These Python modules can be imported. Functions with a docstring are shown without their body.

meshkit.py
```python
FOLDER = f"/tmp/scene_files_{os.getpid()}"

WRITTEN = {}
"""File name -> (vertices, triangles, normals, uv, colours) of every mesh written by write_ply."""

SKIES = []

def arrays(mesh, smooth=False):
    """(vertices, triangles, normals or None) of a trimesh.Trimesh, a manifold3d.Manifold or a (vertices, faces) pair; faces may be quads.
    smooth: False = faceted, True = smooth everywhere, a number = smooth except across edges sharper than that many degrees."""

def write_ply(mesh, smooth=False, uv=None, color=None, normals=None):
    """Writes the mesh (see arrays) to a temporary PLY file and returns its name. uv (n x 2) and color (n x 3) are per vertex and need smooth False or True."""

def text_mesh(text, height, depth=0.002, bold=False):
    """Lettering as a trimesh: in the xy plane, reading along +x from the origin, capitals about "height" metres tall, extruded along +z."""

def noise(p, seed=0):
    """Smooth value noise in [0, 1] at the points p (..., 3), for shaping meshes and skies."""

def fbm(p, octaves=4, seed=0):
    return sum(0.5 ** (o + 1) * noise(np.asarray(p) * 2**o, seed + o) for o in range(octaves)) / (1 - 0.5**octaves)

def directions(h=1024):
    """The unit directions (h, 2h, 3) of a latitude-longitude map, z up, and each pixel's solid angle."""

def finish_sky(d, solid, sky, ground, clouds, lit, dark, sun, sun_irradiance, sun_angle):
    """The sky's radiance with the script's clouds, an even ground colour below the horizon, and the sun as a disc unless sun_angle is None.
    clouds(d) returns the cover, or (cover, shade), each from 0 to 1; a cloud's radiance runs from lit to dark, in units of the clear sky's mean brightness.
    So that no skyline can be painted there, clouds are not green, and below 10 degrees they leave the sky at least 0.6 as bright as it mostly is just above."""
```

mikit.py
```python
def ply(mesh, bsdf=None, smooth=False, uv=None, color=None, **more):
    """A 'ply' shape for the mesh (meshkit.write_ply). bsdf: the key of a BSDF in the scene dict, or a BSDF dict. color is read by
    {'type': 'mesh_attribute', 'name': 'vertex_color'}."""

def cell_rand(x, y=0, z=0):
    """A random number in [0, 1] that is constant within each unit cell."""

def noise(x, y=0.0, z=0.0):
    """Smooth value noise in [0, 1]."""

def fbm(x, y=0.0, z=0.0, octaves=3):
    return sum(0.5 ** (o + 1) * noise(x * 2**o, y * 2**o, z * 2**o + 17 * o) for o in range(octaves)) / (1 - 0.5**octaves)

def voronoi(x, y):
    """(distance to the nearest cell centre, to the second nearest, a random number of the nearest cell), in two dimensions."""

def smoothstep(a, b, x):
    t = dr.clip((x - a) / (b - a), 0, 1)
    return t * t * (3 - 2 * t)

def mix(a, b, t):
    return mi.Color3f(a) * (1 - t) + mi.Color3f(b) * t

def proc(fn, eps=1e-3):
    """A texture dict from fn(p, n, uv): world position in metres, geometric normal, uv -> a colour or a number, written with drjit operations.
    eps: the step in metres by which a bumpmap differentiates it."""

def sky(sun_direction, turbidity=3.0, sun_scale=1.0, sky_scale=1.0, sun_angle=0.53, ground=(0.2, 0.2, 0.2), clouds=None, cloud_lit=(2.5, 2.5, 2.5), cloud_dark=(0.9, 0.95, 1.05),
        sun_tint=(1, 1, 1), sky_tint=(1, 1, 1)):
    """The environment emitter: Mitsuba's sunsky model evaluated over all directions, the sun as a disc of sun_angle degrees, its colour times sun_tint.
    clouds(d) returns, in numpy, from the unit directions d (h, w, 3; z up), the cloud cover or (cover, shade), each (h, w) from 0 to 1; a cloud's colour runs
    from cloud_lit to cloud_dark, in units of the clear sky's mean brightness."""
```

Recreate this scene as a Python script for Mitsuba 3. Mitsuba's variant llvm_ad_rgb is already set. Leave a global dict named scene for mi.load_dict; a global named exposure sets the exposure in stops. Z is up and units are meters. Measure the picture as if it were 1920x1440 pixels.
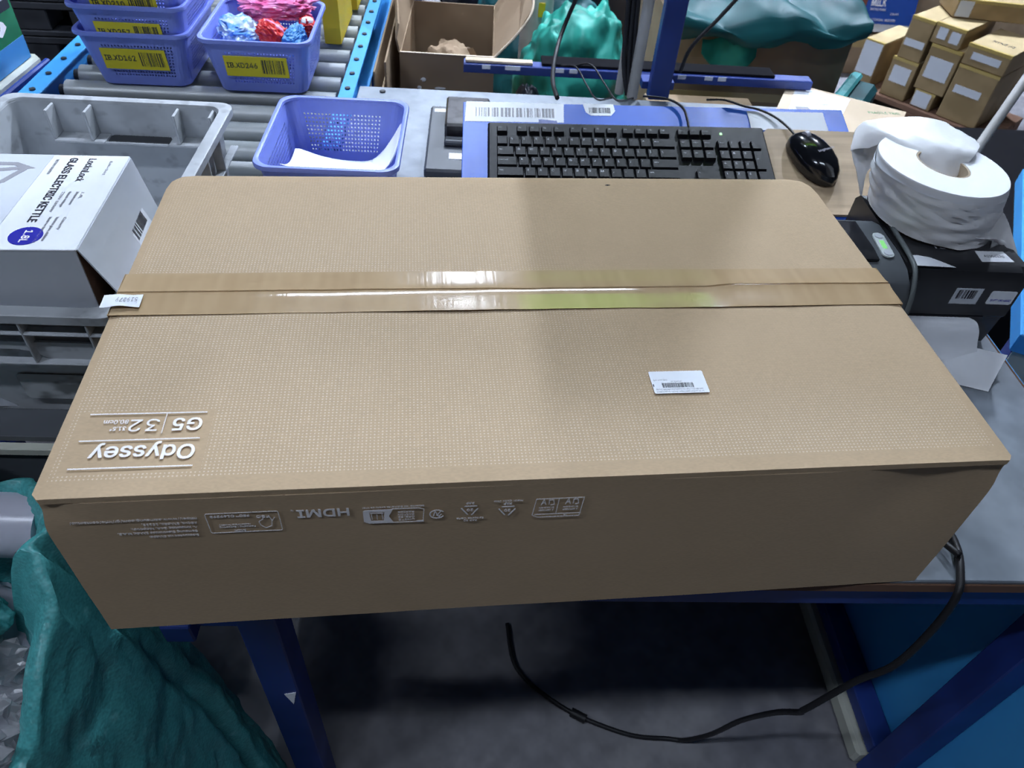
import math, numpy as np, trimesh, mitsuba as mi, drjit as dr, mikit, meshkit
from mikit import proc, noise, fbm, cell_rand, smoothstep, mix
from shapely.geometry import Polygon, box as sbox
from shapely import affinity
from scipy.spatial.transform import Rotation as R
import manifold3d as m3
T = mi.ScalarTransform4f

scene, labels = {}, {}
# ------------------------------------------------------------------ camera, ambience, lamps, exposure
EYE = np.array([0.0222, -0.3599, 1.4177])
_a = math.radians(4.2)
_RZ = np.array([[math.cos(_a), -math.sin(_a), 0], [math.sin(_a), math.cos(_a), 0], [0, 0, 1]])
FWD, UP = np.array([0.062488, 0.709278, -0.702154]), np.array([-0.02593, 0.704445, 0.709285])
exposure = 0.0
scene['camera'] = {'type': 'thinlens', 'fov': 69.215, 'fov_axis': 'x', 'aperture_radius': 0.0011, 'focus_distance': 0.80,
                   'to_world': T().look_at(origin=EYE.tolist(), target=(EYE + FWD).tolist(), up=UP.tolist()), 'near_clip': 0.02}
scene['ambient_light'] = {'type': 'constant', 'radiance': {'type': 'rgb', 'value': [0.014, 0.015, 0.018]}}

def light_strip(key, c, w, l, rad, label):
    x, y, z = c
    labels[key] = {'label': label, 'category': 'ceiling light', 'group': 'ceiling strip lights'}
    m = trimesh.creation.box((w + .03, l + .03, .05)); m.apply_translation((x, y, z + .035))
    scene[key + '__housing'] = mikit.ply(m, 'white_paint')
    v = np.array([[x - w/2, y - l/2, z], [x + w/2, y - l/2, z], [x + w/2, y + l/2, z], [x - w/2, y + l/2, z]])
    d = mikit.ply(trimesh.Trimesh(v, [[0, 2, 1], [0, 3, 2]], process=False), 'white_paint')
    d['emitter'] = {'type': 'area', 'radiance': {'type': 'rgb', 'value': [rad*.87, rad*.99, rad*1.19]}}
    scene[key + '__diffuser'] = d

light_strip('ceiling_light', (0.0, 4.45, 4.0), .10, .4, 1750, 'far ceiling strip light over the roller conveyor')
light_strip('ceiling_light_001', (2.25, 4.30, 4.05), .09, .4, 2300, 'far ceiling strip light over the stacked parcels')
light_strip('ceiling_light_002', (0.0, -.86, 4.0), 1.3, .12, 40, 'near ceiling strip light above the front of the workbench')
light_strip('ceiling_light_003', (-2.3, -.90, 4.0), 1.3, .12, 92, 'near ceiling strip light above the teal sack')
light_strip('ceiling_light_004', (0.0, 1.62, 2.60), 1.3, .10, 86, 'low hung strip light above the back of the workbench')

# ------------------------------------------------------------------ materials
def P(name, rgb, rough=.5, spec=.5, metal=0., bump=None, bscale=.0005, **kw):
    col = {'type': 'rgb', 'value': list(rgb)} if not isinstance(rgb, dict) else rgb
    b = {'type': 'principled', 'base_color': col, 'roughness': rough, 'metallic': metal, **kw}
    if metal == 0: b['specular'] = spec
    if bump is not None:
        b = {'type': 'bumpmap', 'arbitrary': bump, 'scale': bscale, 'bsdf': b}
    scene[name] = {'type': 'twosided', 'bsdf': b}

def col(a, b, sx, sy, sz, lo=.3, hi=.7, octv=3):
    def f(p, n, uv):
        t = smoothstep(lo, hi, fbm(p.x*sx, p.y*sy, p.z*sz, octv))
        return mix(a, b, t)
    return proc(f)

_c, _s = math.cos(_a), math.sin(_a)
def boxlocal(p):
    return p.x*_c + p.y*_s + .30, -p.x*_s + p.y*_c

def kraft_dots(p, n, uv):
    u, v = boxlocal(p)
    base = mix((.432, .314, .193), (.486, .357, .228), fbm(u*9, v*9, p.z*9, 3)) * (.95 + .10*noise(u*420, v*900, p.z*900))
    pit = .00325
    fu, fv = u/pit, v/pit
    a = fu - dr.floor(fu) - .5; b = fv - dr.floor(fv) - .5
    size = .11 + .07*noise(u*6, v*6) + .08*cell_rand(fu, fv)
    d = 1 - smoothstep(size - .08, size + .10, dr.sqrt(a*a + b*b))
    inlogo = dr.select((u > .012) & (u < .119) & (v > .0235) & (v < .0885), 0., 1.)
    edge = dr.select((u > .008) & (u < .790) & (v > .016) & (v < .468), 1., 0.)
    fade = 1 - .93*smoothstep(.50, .66, u + .55*(v - .10) + .10*noise(u*7, v*7))
    fade = dr.maximum(fade, 1 - smoothstep(.03, .14, v)) * (1 - .55*smoothstep(.25, .45, v))
    up = dr.select(n.z > .9, 1., 0.)
    return mix(base, (.80, .72, .58), d*inlogo*edge*fade*up*.46)
P('kraft_printed', proc(kraft_dots), .78, .25)
def tape_col(p, n, uv):
    u, v = boxlocal(p)
    t = .5*noise(u*55, v*9) + .5*noise(u*160, v*30)
    return mix((.40, .275, .155), (.475, .345, .205), t)
def tape_h(p, n, uv):
    u, v = boxlocal(p)
    return (.6*noise(u*230, v*9) + .4*noise(u*90, v*14) + .3*noise(u*520, v*12)) * (1 - .85*smoothstep(.36, .40, u))
P('brown_tape', proc(tape_col), .11, .6, bump=proc(tape_h, 3e-4), bscale=.00013)
P('kraft', col((.36, .26, .165), (.44, .33, .215), 12, 12, 12), .8, .2)
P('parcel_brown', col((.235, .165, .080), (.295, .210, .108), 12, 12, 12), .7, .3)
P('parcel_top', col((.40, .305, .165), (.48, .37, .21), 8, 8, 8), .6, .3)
P('gold_tape', (.42, .31, .10), .18, .6)
P('kraft_dark', col((.24, .17, .11), (.30, .22, .145), 8, 8, 8), .85, .2)
P('kraft_light', col((.50, .40, .28), (.60, .49, .36), 8, 8, 8), .8, .2)
P('kraft_edge', (.62, .52, .40), .9, .2)
P('wood_board', proc(lambda p, n, uv: mix((.37, .265, .165), (.60, .455, .305), fbm(p.x*9, p.y*160, p.z*30, 3)) * (.75 + .35*noise(p.x*14, p.y*30))), .65, .3)
P('packing_tape', (.40, .31, .15), .2, .6)
P('white_ink', (.88, .85, .84), .7, .2)
P('dark_ink', (.03, .03, .04), .6, .2)
P('grey_ink', (.30, .30, .33), .6, .2)
P('blue_ink', (.02, .02, .32), .5, .3)
P('paper', (.80, .83, .88), .6, .3)
P('white_paint', (.82, .83, .84), .5, .4)
P('carton_white', col((.70, .72, .76), (.76, .78, .82), 6, 6, 6), .45, .4)
P('carton_grey', (.56, .59, .64), .5, .4)
def bench_col(p, n, uv):
    t = fbm(p.x*7, p.y*7, 3., 4); s = fbm(p.x*40, p.y*40, 1., 3)
    return mix((.150, .175, .205), (.255, .285, .320), smoothstep(.25, .75, t)) * (.82 + .36*s)
P('bench_top', proc(bench_col), .42, .4)
P('steel', col((.22, .24, .24), (.38, .40, .40), 3, 40, 40, .3, .7), .36, .6, metal=.2)
P('dark_steel', (.03, .032, .036), .5, .4)
P('rail_blue', col((.045, .28, .66), (.06, .35, .76), 5, 5, 5), .45, .4)
P('frame_blue', col((.010, .028, .155), (.016, .044, .235), 6, 6, 6), .42, .5)
P('panel_blue', col((.035, .24, .55), (.05, .32, .68), 3, 3, 3), .45, .4)
P('tray_blue', col((.025, .10, .50), (.035, .13, .60), 9, 9, 9), .4, .4)
P('edge_brown', (.16, .09, .06), .8, .2)
P('cream_paint', (.48, .49, .42), .5, .4)
P('pvc_grey', col((.36, .35, .33), (.44, .43, .41), 10, 10, 20), .5, .4)
P('basket_blue', col((.19, .245, .66), (.215, .275, .72), 9, 9, 9), .38, .45)
def tote_col(p, n, uv):
    t = smoothstep(.45, .75, fbm(p.x*16, p.y*16, p.z*16, 4))
    s = smoothstep(.60, .80, fbm(p.x*55, p.y*55, p.z*55, 3))
    return mix((.40, .42, .44), (.30, .315, .33), t) * (1 - .25*s)
P('tote_grey', proc(tote_col), .5, .4)
P('residue', col((.13, .14, .14), (.36, .38, .39), 40, 40, 60, .35, .6), .8, .2)
P('label_yellow', (.66, .56, .03), .5, .3)
P('yellow_box', col((.58, .40, .01), (.66, .47, .02), 9, 9, 9), .5, .4)
P('rubber', (.010, .010, .012), .95, .05)
P('black_plastic', (.016, .017, .020), .35, .5)
P('key_plastic', (.007, .0075, .0095), .45, .15)
P('gloss_black', (.006, .007, .010), .12, .6)
P('printer_black', col((.014, .015, .018), (.022, .023, .026), 20, 20, 20), .36, .5)
P('printer_grey', (.085, .095, .105), .45, .5)
P('device_grey', (.075, .082, .092), .5, .4)
P('device_dark', col((.02, .018, .02), (.05, .045, .05), 60, 60, 20), .3, .5)
P('indicator', (.55, .60, .60), .4, .4)
P('cable_black', (.012, .012, .014), .5, .4)
P('cable_grey', (.10, .115, .12), .5, .4)
P('pallet_black', col((.020, .022, .028), (.055, .058, .068), 9, 9, 9), .55, .4)
P('film_white', (.86, .87, .89), .35, .4)
P('roll_white', (.84, .86, .90), .6, .3)
P('core_brown', (.42, .34, .25), .8, .2)
P('green_print', col((.01, .14, .05), (.015, .19, .075), 20, 20, 20), .5, .4)
P('blue_print', (.05, .22, .50), .5, .4)
P('poster_blue', (.02, .075, .36), .4, .4)
P('poster_brown', (.16, .05, .035), .5, .4)
P('red_print', (.60, .03, .03), .35, .5)
P('pink_print', col((.70, .12, .30), (.80, .30, .52), 60, 60, 60), .2, .6)
P('cyan_print', col((.10, .28, .66), (.52, .64, .78), 60, 60, 120, .35, .65), .2, .6)
P('lilac_film', (.50, .50, .58), .25, .5)
P('red_tape', (.60, .02, .04), .5, .3)
def weave_h(p, n, uv):
    return .35*noise(p.x*240, p.y*240, p.z*320) + .9*dr.abs(noise(p.x*75, p.y*75, p.z*50) - .5)
def green_col(p, n, uv):
    t = fbm(p.x*11, p.y*11, p.z*11, 4); w = noise(p.x*420, p.y*420, p.z*520)
    f = smoothstep(.60, .90, fbm(p.x*55, p.y*55, p.z*75, 3))
    return mix(mix((.045, .245, .250), (.080, .375, .370), t), (.22, .54, .54), .5*f) * (.80 + .40*w)
P('woven_green', proc(green_col), .42, .45, bump=proc(weave_h, 4e-4), bscale=.0016)
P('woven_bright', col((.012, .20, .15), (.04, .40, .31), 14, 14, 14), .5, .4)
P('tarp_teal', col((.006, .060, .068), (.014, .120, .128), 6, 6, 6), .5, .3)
P('black_bag', (.010, .011, .016), .22, .6)
def floor_col(p, n, uv):
    t = fbm(p.x*3.1, p.y*3.1, 0., 5); s = fbm(p.x*31, p.y*31, 2., 5)
    pale = smoothstep(.60, .74, fbm(p.x*9 + 4, p.y*9, 7., 4))
    return mix(mix((.165, .163, .180), (.225, .220, .232), smoothstep(.3, .7, t)), (.32, .31, .31), .35*pale) * (.72 + .56*s)
P('concrete', proc(floor_col), .62, .4)
scene['clear_film'] = {'type': 'blendbsdf', 'weight': .52, 'a': {'type': 'thindielectric', 'int_ior': 1.45},
                       'b': {'type': 'twosided', 'bsdf': {'type': 'principled', 'base_color': {'type': 'rgb', 'value': [.34, .35, .37]}, 'roughness': .16, 'specular': .7}}}

# ------------------------------------------------------------------ helpers
def num(k):
    if not any(x == k or x.startswith(k + '__') for x in [*scene, *labels]): return k
    i = 1
    while any(x == f'{k}_{i:03d}' or x.startswith(f'{k}_{i:03d}__') for x in [*scene, *labels]): i += 1
    return f'{k}_{i:03d}'
def thing(name, label, cat, group=None, kind=None):
    k = num(name); labels[k] = {'label': label, 'category': cat}
    if group: labels[k]['group'] = group
    if kind: labels[k]['kind'] = kind
    return k
_numc = {}
def part(parent, name, mesh, mat, smooth=False, M=None, label=None, kind=None):
    base = parent + '__' + name; i = _numc.get(base, 0); _numc[base] = i + 1
    k = base if i == 0 else f'{base}_{i:03d}'
    d = mesh if isinstance(mesh, dict) else mikit.ply(mesh, mat, smooth)
    d = dict(d)
    if M is not None: d['to_world'] = T(np.asarray(M, float).tolist())
    scene[k] = d
    if label or kind:
        labels[k] = {}
        if label: labels[k]['label'] = label
        if kind: labels[k]['kind'] = kind
    return k
def struct(name, mesh, mat, label=None):
    scene[name] = mikit.ply(mesh, mat); labels[name] = {'kind': 'structure'}
    if label: labels[name]['label'] = label
def cat(*ms): return trimesh.util.concatenate([m for m in ms])
def cbox(x0, x1, y0, y1, z0, z1, c=.002):
    c = min(c, .45*min(x1-x0, y1-y0, z1-z0)); pts = []
    for sx in (0, 1):
        for sy in (0, 1):
            for sz in (0, 1):
                X, Y, Z = (x0, x1)[sx], (y0, y1)[sy], (z0, z1)[sz]
                dx, dy, dz = c*(1-2*sx), c*(1-2*sy), c*(1-2*sz)
                pts += [(X, Y+dy, Z+dz), (X+dx, Y, Z+dz), (X+dx, Y+dy, Z)]
    return trimesh.convex.convex_hull(np.array(pts))
def box(x0, x1, y0, y1, z0, z1):
    return trimesh.creation.box(bounds=[[x0, y0, z0], [x1, y1, z1]])
def prism(poly, z0, z1):
    if not isinstance(poly, Polygon) and not hasattr(poly, 'geoms'): poly = Polygon(poly)
    ms = []
    for g in getattr(poly, 'geoms', [poly]):
        m = trimesh.creation.extrude_polygon(g, z1 - z0, engine='earcut'); m.apply_translation((0, 0, z0)); ms.append(m)
    return cat(*ms)
def rrect(w, d, r, cx=0, cy=0, q=6):
    return sbox(cx-w/2+r, cy-d/2+r, cx+w/2-r, cy+d/2-r).buffer(r, quad_segs=q)
def spline(pts, n=10):
    p = np.asarray(pts, float); p = np.vstack([2*p[0]-p[1], p, 2*p[-1]-p[-2]]); out = []
    for i in range(1, len(p)-2):
        for t in np.linspace(0, 1, n, endpoint=False):
            a, b, c_, d = p[i-1:i+3]
            out.append(.5*((2*b) + (c_-a)*t + (2*a-5*b+4*c_-d)*t*t + (-a+3*b-3*c_+d)*t**3))
    out.append(p[-2]); return np.array(out)
def tube(pts, r, sides=8, smooth=True, n=8):
    p = spline(pts, n) if smooth else np.asarray(pts, float)
    t = np.gradient(p, axis=0); t /= np.linalg.norm(t, axis=1, keepdims=True) + 1e-12
    nrm = np.cross(t[0], [0, 0, 1.]); nrm = nrm if np.linalg.norm(nrm) > .1 else np.cross(t[0], [1., 0, 0]); nrm /= np.linalg.norm(nrm)
    A = []
    for ti in t:
        nrm = nrm - ti*np.dot(nrm, ti); nrm /= np.linalg.norm(nrm); A.append(nrm)
    A = np.array(A); B = np.cross(t, A); ang = np.arange(sides)*2*np.pi/sides
    rr = np.broadcast_to(r, (len(p),))[:, None, None]
    v = p[:, None] + rr*(np.cos(ang)[None, :, None]*A[:, None] + np.sin(ang)[None, :, None]*B[:, None])
    return loft(v)
def loft(rings, cap0=True, cap1=True, closed=True):
    rings = np.asarray(rings, float); n, m = rings.shape[:2]; v = rings.reshape(-1, 3); f = []
    for i in range(n-1):
        j = np.arange(m if closed else m-1); k = (j+1) % m
        a, b, c_, d = i*m+j, i*m+k, (i+1)*m+k, (i+1)*m+j
        f += [np.stack([a, b, c_], 1), np.stack([a, c_, d], 1)]
    f = np.vstack(f)
    for ok, i, flip in ((cap0, 0, True), (cap1, n-1, False)):
        if ok and closed:
            v = np.vstack([v, rings[i].mean(0)]); j = np.arange(m); k = (j+1) % m
            t_ = np.stack([i*m+j, i*m+k, np.full(m, len(v)-1)], 1); f = np.vstack([f, t_[:, ::-1] if flip else t_])
    return trimesh.Trimesh(v, f, process=False)
def sheet(Pg, th=.0006):
    Pg = np.asarray(Pg, float); n, m = Pg.shape[:2]
    du = np.gradient(Pg, axis=0); dv = np.gradient(Pg, axis=1); N = np.cross(du, dv); N /= np.linalg.norm(N, axis=2, keepdims=True)+1e-12
    v = np.vstack([(Pg+N*th/2).reshape(-1, 3), (Pg-N*th/2).reshape(-1, 3)]); f = []
    i, j = np.meshgrid(np.arange(n-1), np.arange(m-1), indexing='ij'); a = (i*m+j).ravel(); b = a+1; c_ = a+m+1; d = a+m; K = n*m
    f += [np.stack([a, d, c_], 1), np.stack([a, c_, b], 1), np.stack([a+K, c_+K, d+K], 1), np.stack([a+K, b+K, c_+K], 1)]
    per = [k for k in range(m)] + [k*m+m-1 for k in range(1, n)] + [(n-1)*m+k for k in range(m-2, -1, -1)] + [k*m for k in range(n-2, 0, -1)]
    p = np.array(per); q = np.roll(p, -1); f += [np.stack([p, q, q+K], 1), np.stack([p, q+K, p+K], 1)]
    return trimesh.Trimesh(v, np.vstack(f), process=False)
def lathe(prof, n=40):
    ang = np.arange(n)*2*np.pi/n
    return loft([np.stack([r*np.cos(ang), r*np.sin(ang), np.full(n, z)], 1) for r, z in prof])
def cyl(p0, p1, r, n=20):
    return trimesh.creation.cylinder(r, segment=[p0, p1], sections=n)
def mv(m, M):
    m = m.copy(); m.apply_transform(M); return m
def mat(Rm=np.eye(3), t=(0, 0, 0)):
    M = np.eye(4); M[:3, :3] = Rm; M[:3, 3] = t; return M
def rot(e, t=(0, 0, 0)): return mat(R.from_euler('xyz', e, degrees=True).as_matrix(), t)
def text(s, x0, x1, y0, h, z=0., depth=.0003, bold=False, flip=False, max_w=None):
    """lettering fitted between x0 and x1 on baseline y0; flip: turned by 180 degrees, starting at x1"""
    m = meshkit.text_mesh(s, h, depth, bold); b = m.bounds; w = b[1][0]-b[0][0]
    m.apply_translation((-b[0][0], 0, 0)); m.apply_scale([(x1-x0)/w, 1, 1])
    if flip: m.apply_transform(rot((0, 0, 180))); m.apply_translation((x1, y0, z))
    else: m.apply_translation((x0, y0, z))
    return m
def bars(x0, x1, y0, y1, z, n, seed, h=.0003):
    g = np.random.default_rng(seed); w = g.choice([1, 1, 2, 3], 2*n); e = np.concatenate([[0], np.cumsum(w)])/w.sum()*(x1-x0)+x0
    return cat(*[box(e[2*i], e[2*i+1], y0, y1, z, z+h) for i in range(n)])
def lines(segs, w, z0, z1):
    """thin strokes (2D polylines) as flat solids"""
    from shapely.geometry import LineString
    from shapely import union_all
    return prism(union_all([LineString(s).buffer(w/2, cap_style='flat', join_style='mitre') for s in segs]), z0, z1)

# ------------------------------------------------------------------ setting
struct('floor', box(-6, 6, -3, 9, -.1, 0), 'concrete')

# ------------------------------------------------------------------ workbench
wb = thing('workbench', 'grey topped packing workbench with a blue steel frame under the big monitor carton', 'workbench')
part(wb, 'tabletop', cbox(-.215, .78, .036, 1.19, .729, .75, .0015), 'bench_top')
part(wb, 'edge_band', cbox(-.215, .78, .0335, .0358, .732, .746, .0005), 'edge_brown')
part(wb, 'edge_band', cbox(.7802, .783, .036, 1.19, .730, .7495, .0005), 'edge_brown')
part(wb, 'apron', cbox(-.20, .765, .042, .082, .690, .7285), 'frame_blue')
part(wb, 'apron', cbox(-.20, .765, 1.14, 1.18, .690, .7285), 'frame_blue')
for x0 in (-.215, .742): part(wb, 'apron', cbox(x0, x0+(.04 if x0 < 0 else .0600), .083, 1.139, .690, .7285), 'frame_blue')
for x0 in (-.232, .757):
    for y0 in (.055, 1.13):
        part(wb, 'leg', cbox(x0, x0+.045, y0, y0+.045, .0, .6895, .002), 'frame_blue')
part(wb, 'back_panel', cbox(-.187, .757, 1.132, 1.137, .02, .72, .001), 'dark_steel')
part(wb, 'bottom_rail', cbox(.760, .801, .102, 1.128, .050, .082, .002), 'frame_blue')
part(wb, 'skid', cbox(.745, .780, .102, 1.128, .004, .046, .006), 'cream_paint')
part(wb, 'bracket', cat(cbox(-.325, -.290, .060, .095, .555, .590, .002), cbox(-.2895, -.2335, .072, .084, .572, .588, .001)), 'frame_blue')
part(wb, 'bolt', mv(trimesh.creation.cylinder(.006, .003, sections=12), mat(t=(-.165, 1.165, .7515))), 'dark_steel')
part(wb, 'sticker', prism([(-.206, .0), (-.19, .006), (-.198, -.032)], 0, .0006), 'paper', M=rot((90, 0, 0), (0, .0548, .42)), label='small white torn sticker')
bs = thing('blue_sheet', 'blue painted sheet standing on the floor along the right side of the workbench', 'panel'); part(bs, 'sheet', cbox(.8028, .8085, -.32, 1.13, .0, .7285, .001), 'panel_blue')
# shelf bar behind the table
sb = thing('shelf_bar', 'narrow blue steel shelf bar behind the workbench crossed by the blue post', 'shelf')
part(sb, 'channel', cat(cbox(.0, .775, 1.262, 1.266, .760, .778, .001), cbox(.0, .775, 1.266, 1.296, .774, .778, .001)), 'frame_blue')
part(sb, 'board', cbox(.004, .150, 1.270, 1.290, .7785, .784, .001), 'kraft_light', label='strip of pale fibreboard')
part(sb, 'mat', cbox(.17, .69, 1.272, 1.318, .7785, .784, .001), 'rubber', label='dark rubber strip')
part(sb, 'bracket', cbox(.385, .455, 1.222, 1.2615, .761, .777, .001), 'frame_blue')
rng = np.random.default_rng(4)
part(sb, 'tape_scraps', cat(*[cbox(x, x+.018, 1.2605, 1.2618, .770, .779, .0003) for x in (.04, .09, .105, .20, .23, .47, .53, .56)]), 'film_white', kind='stuff', label='glossy clear tape scraps')

# ------------------------------------------------------------------ the big carton
MB = mat(_RZ, (-.30*_c, -.30*_s, .75))
W, D, H = .80, .4765, .199
ct = thing('monitor_carton', 'large brown cardboard monitor carton with white dots and printing lying across the workbench', 'cardboard box')
def slab(poly, z0, z1, seed, amp=.0012, maxe=.03, dent=()):
    m = prism(poly, z0, z1); v, f = trimesh.remesh.subdivide_to_size(m.vertices, m.faces, maxe, max_iter=12)
    m = trimesh.Trimesh(v, f); m.merge_vertices(); v = m.vertices.copy()
    k = meshkit.fbm(v*7+seed, 3, seed)-.5; ctr = np.array([W/2, D/2, 0]); d = v-ctr; d[:, 2] = 0; d /= np.linalg.norm(d, axis=1, keepdims=True)+1e-9
    v += d*(k*2*amp)[:, None]
    for (c0, rad, push) in dent:
        w = np.exp(-(((v-np.array(c0))/rad)**2).sum(1)); v += w[:, None]*np.array(push)
    m.vertices = v; return m
q = 5
plan = sbox(0, 0, W, D)
body = slab(plan.intersection(sbox(-1, -1, 2, 2)), .0, .1925, 3, .0010, .025,
            [((.0, .0, .19), .02, (.004, .004, -.004)), ((.80, .0, .19), .022, (-.003, .003, -.003)), ((.73, .0, .16), .05, (0, .006, 0)), ((.0, D, .19), .03, (.010, -.010, 0)), ((.80, D, .19), .03, (-.012, -.010, 0)), ((.80, .20, .19), .03, (-.004, 0, 0))])
part(ct, 'body', body, 'kraft_printed', smooth=25, M=MB)
def flap(y0, y1, rn, rf):
    pts = list(sbox(.0005, y0, W-.0005, y1).exterior.coords)
    g = Polygon(pts)
    return g
near = Polygon([(.006, .0004), (.794, .0004), (.7990, .006), (.7992, .020), (.7995, .2443), (.0005, .2443), (.0008, .006)])
far = Polygon([(.0005, .2462), (.7995, .2462), (.7992, .440), (.796, .458), (.787, .470), (.770, .4757), (.030, .4762), (.014, .472), (.004, .461), (.0008, .445)])
def top_panel(poly, seed):
    m = prism(poly, .1926, .199); v, f = trimesh.remesh.subdivide_to_size(m.vertices, m.faces, .02, max_iter=12); m = trimesh.Trimesh(v, f); m.merge_vertices(); v = m.vertices.copy()
    b = (meshkit.fbm(v*np.array([6, 6, 0])+seed, 3, seed)-.5)*.0022
    edge = np.minimum.reduce([v[:, 0], W-v[:, 0], v[:, 1]+.02, D-v[:, 1]]); dip = .0016*np.exp(-np.maximum(edge, 0)/.006)
    w = (v[:, 2] > .196); v[:, 2] += w*(b*np.clip(edge/.04, 0, 1)-dip); m.vertices = v; return m
part(ct, 'top_flap', top_panel(near, 5), 'kraft_printed', smooth=25, M=MB)
part(ct, 'top_flap', top_panel(far, 9), 'kraft_printed', smooth=25, M=MB)
# tape along the seam
xs = np.linspace(.0005, .7995, 120); ys = np.array([.2125, .2160, .225, .235, .2405, .2440, .2452, .2465, .250, .258, .268, .2770])
zt = np.array([.1996, .1998, .2001, .2005, .2007, .2009, .1999, .2010, .2007, .2004, .2000, .1996])
G = np.zeros((len(xs), len(ys), 3)); G[..., 0] = xs[:, None]; G[..., 1] = ys[None] + .0008*(meshkit.noise(np.stack([xs*30, xs*0, xs*0], 1))[:, None]-.5); bul = .55*(1-np.clip((xs-.35)/.05, 0, 1)) + .05 + 2.0*np.clip((xs-.595)/.02, 0, 1); dip = np.array([0, 0, 0, 0, .0002, .0007, -.0006, .0007, .0002, 0, 0, 0]); zt = .1997+(zt-.1997)[None]*bul[:, None]+dip[None]; G[..., 2] = zt + .0007*meshkit.noise(np.stack(np.broadcast_arrays(xs[:, None]*9, ys[None]*20, 0.), -1)) + .0002
tp = part(ct, 'packing_tape', sheet(G[:, ::-1], .0002), 'brown_tape', smooth=40, M=MB, label='glossy brown packing tape along the middle seam')
part(ct, 'packing_tape', cbox(-.0009, -.0003, .2125, .277, .135, .2005, .0001), 'brown_tape', M=MB)
part(ct, 'packing_tape', cbox(.8003, .8009, .2125, .277, .135, .2005, .0001), 'brown_tape', M=MB)
ZT = .2002
ink = [lines([[(.0207, .0846), (.1133, .0838)]], .0011, 0, .0004), lines([[(.0203, .0556), (.1126, .0552)]], .0011, 0, .0004), lines([[(.0201, .0272), (.1123, .0268)]], .0011, 0, .0004),
       lines([[(.0815, .0838), (.0815, .0615)]], .0006, 0, .0004),
       text('Odyssey', .0316, .1112, .0487, .0142, bold=True, flip=True), text('G5', .0880, .1115, .0775, .0130, bold=True, flip=True), text('32', .0545, .0775, .0775, .0130, flip=True),
       text('31.5"', .0405, .0525, .0700, .0040, bold=True, flip=True), text('80.0cm', .0335, .0530, .0775, .0042, bold=True, flip=True)]
part(ct, 'printed_lettering', cat(*ink), 'white_ink', M=MB @ mat(t=(0, 0, ZT-.0004)), label='white printed name and size, upside down')
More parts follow.
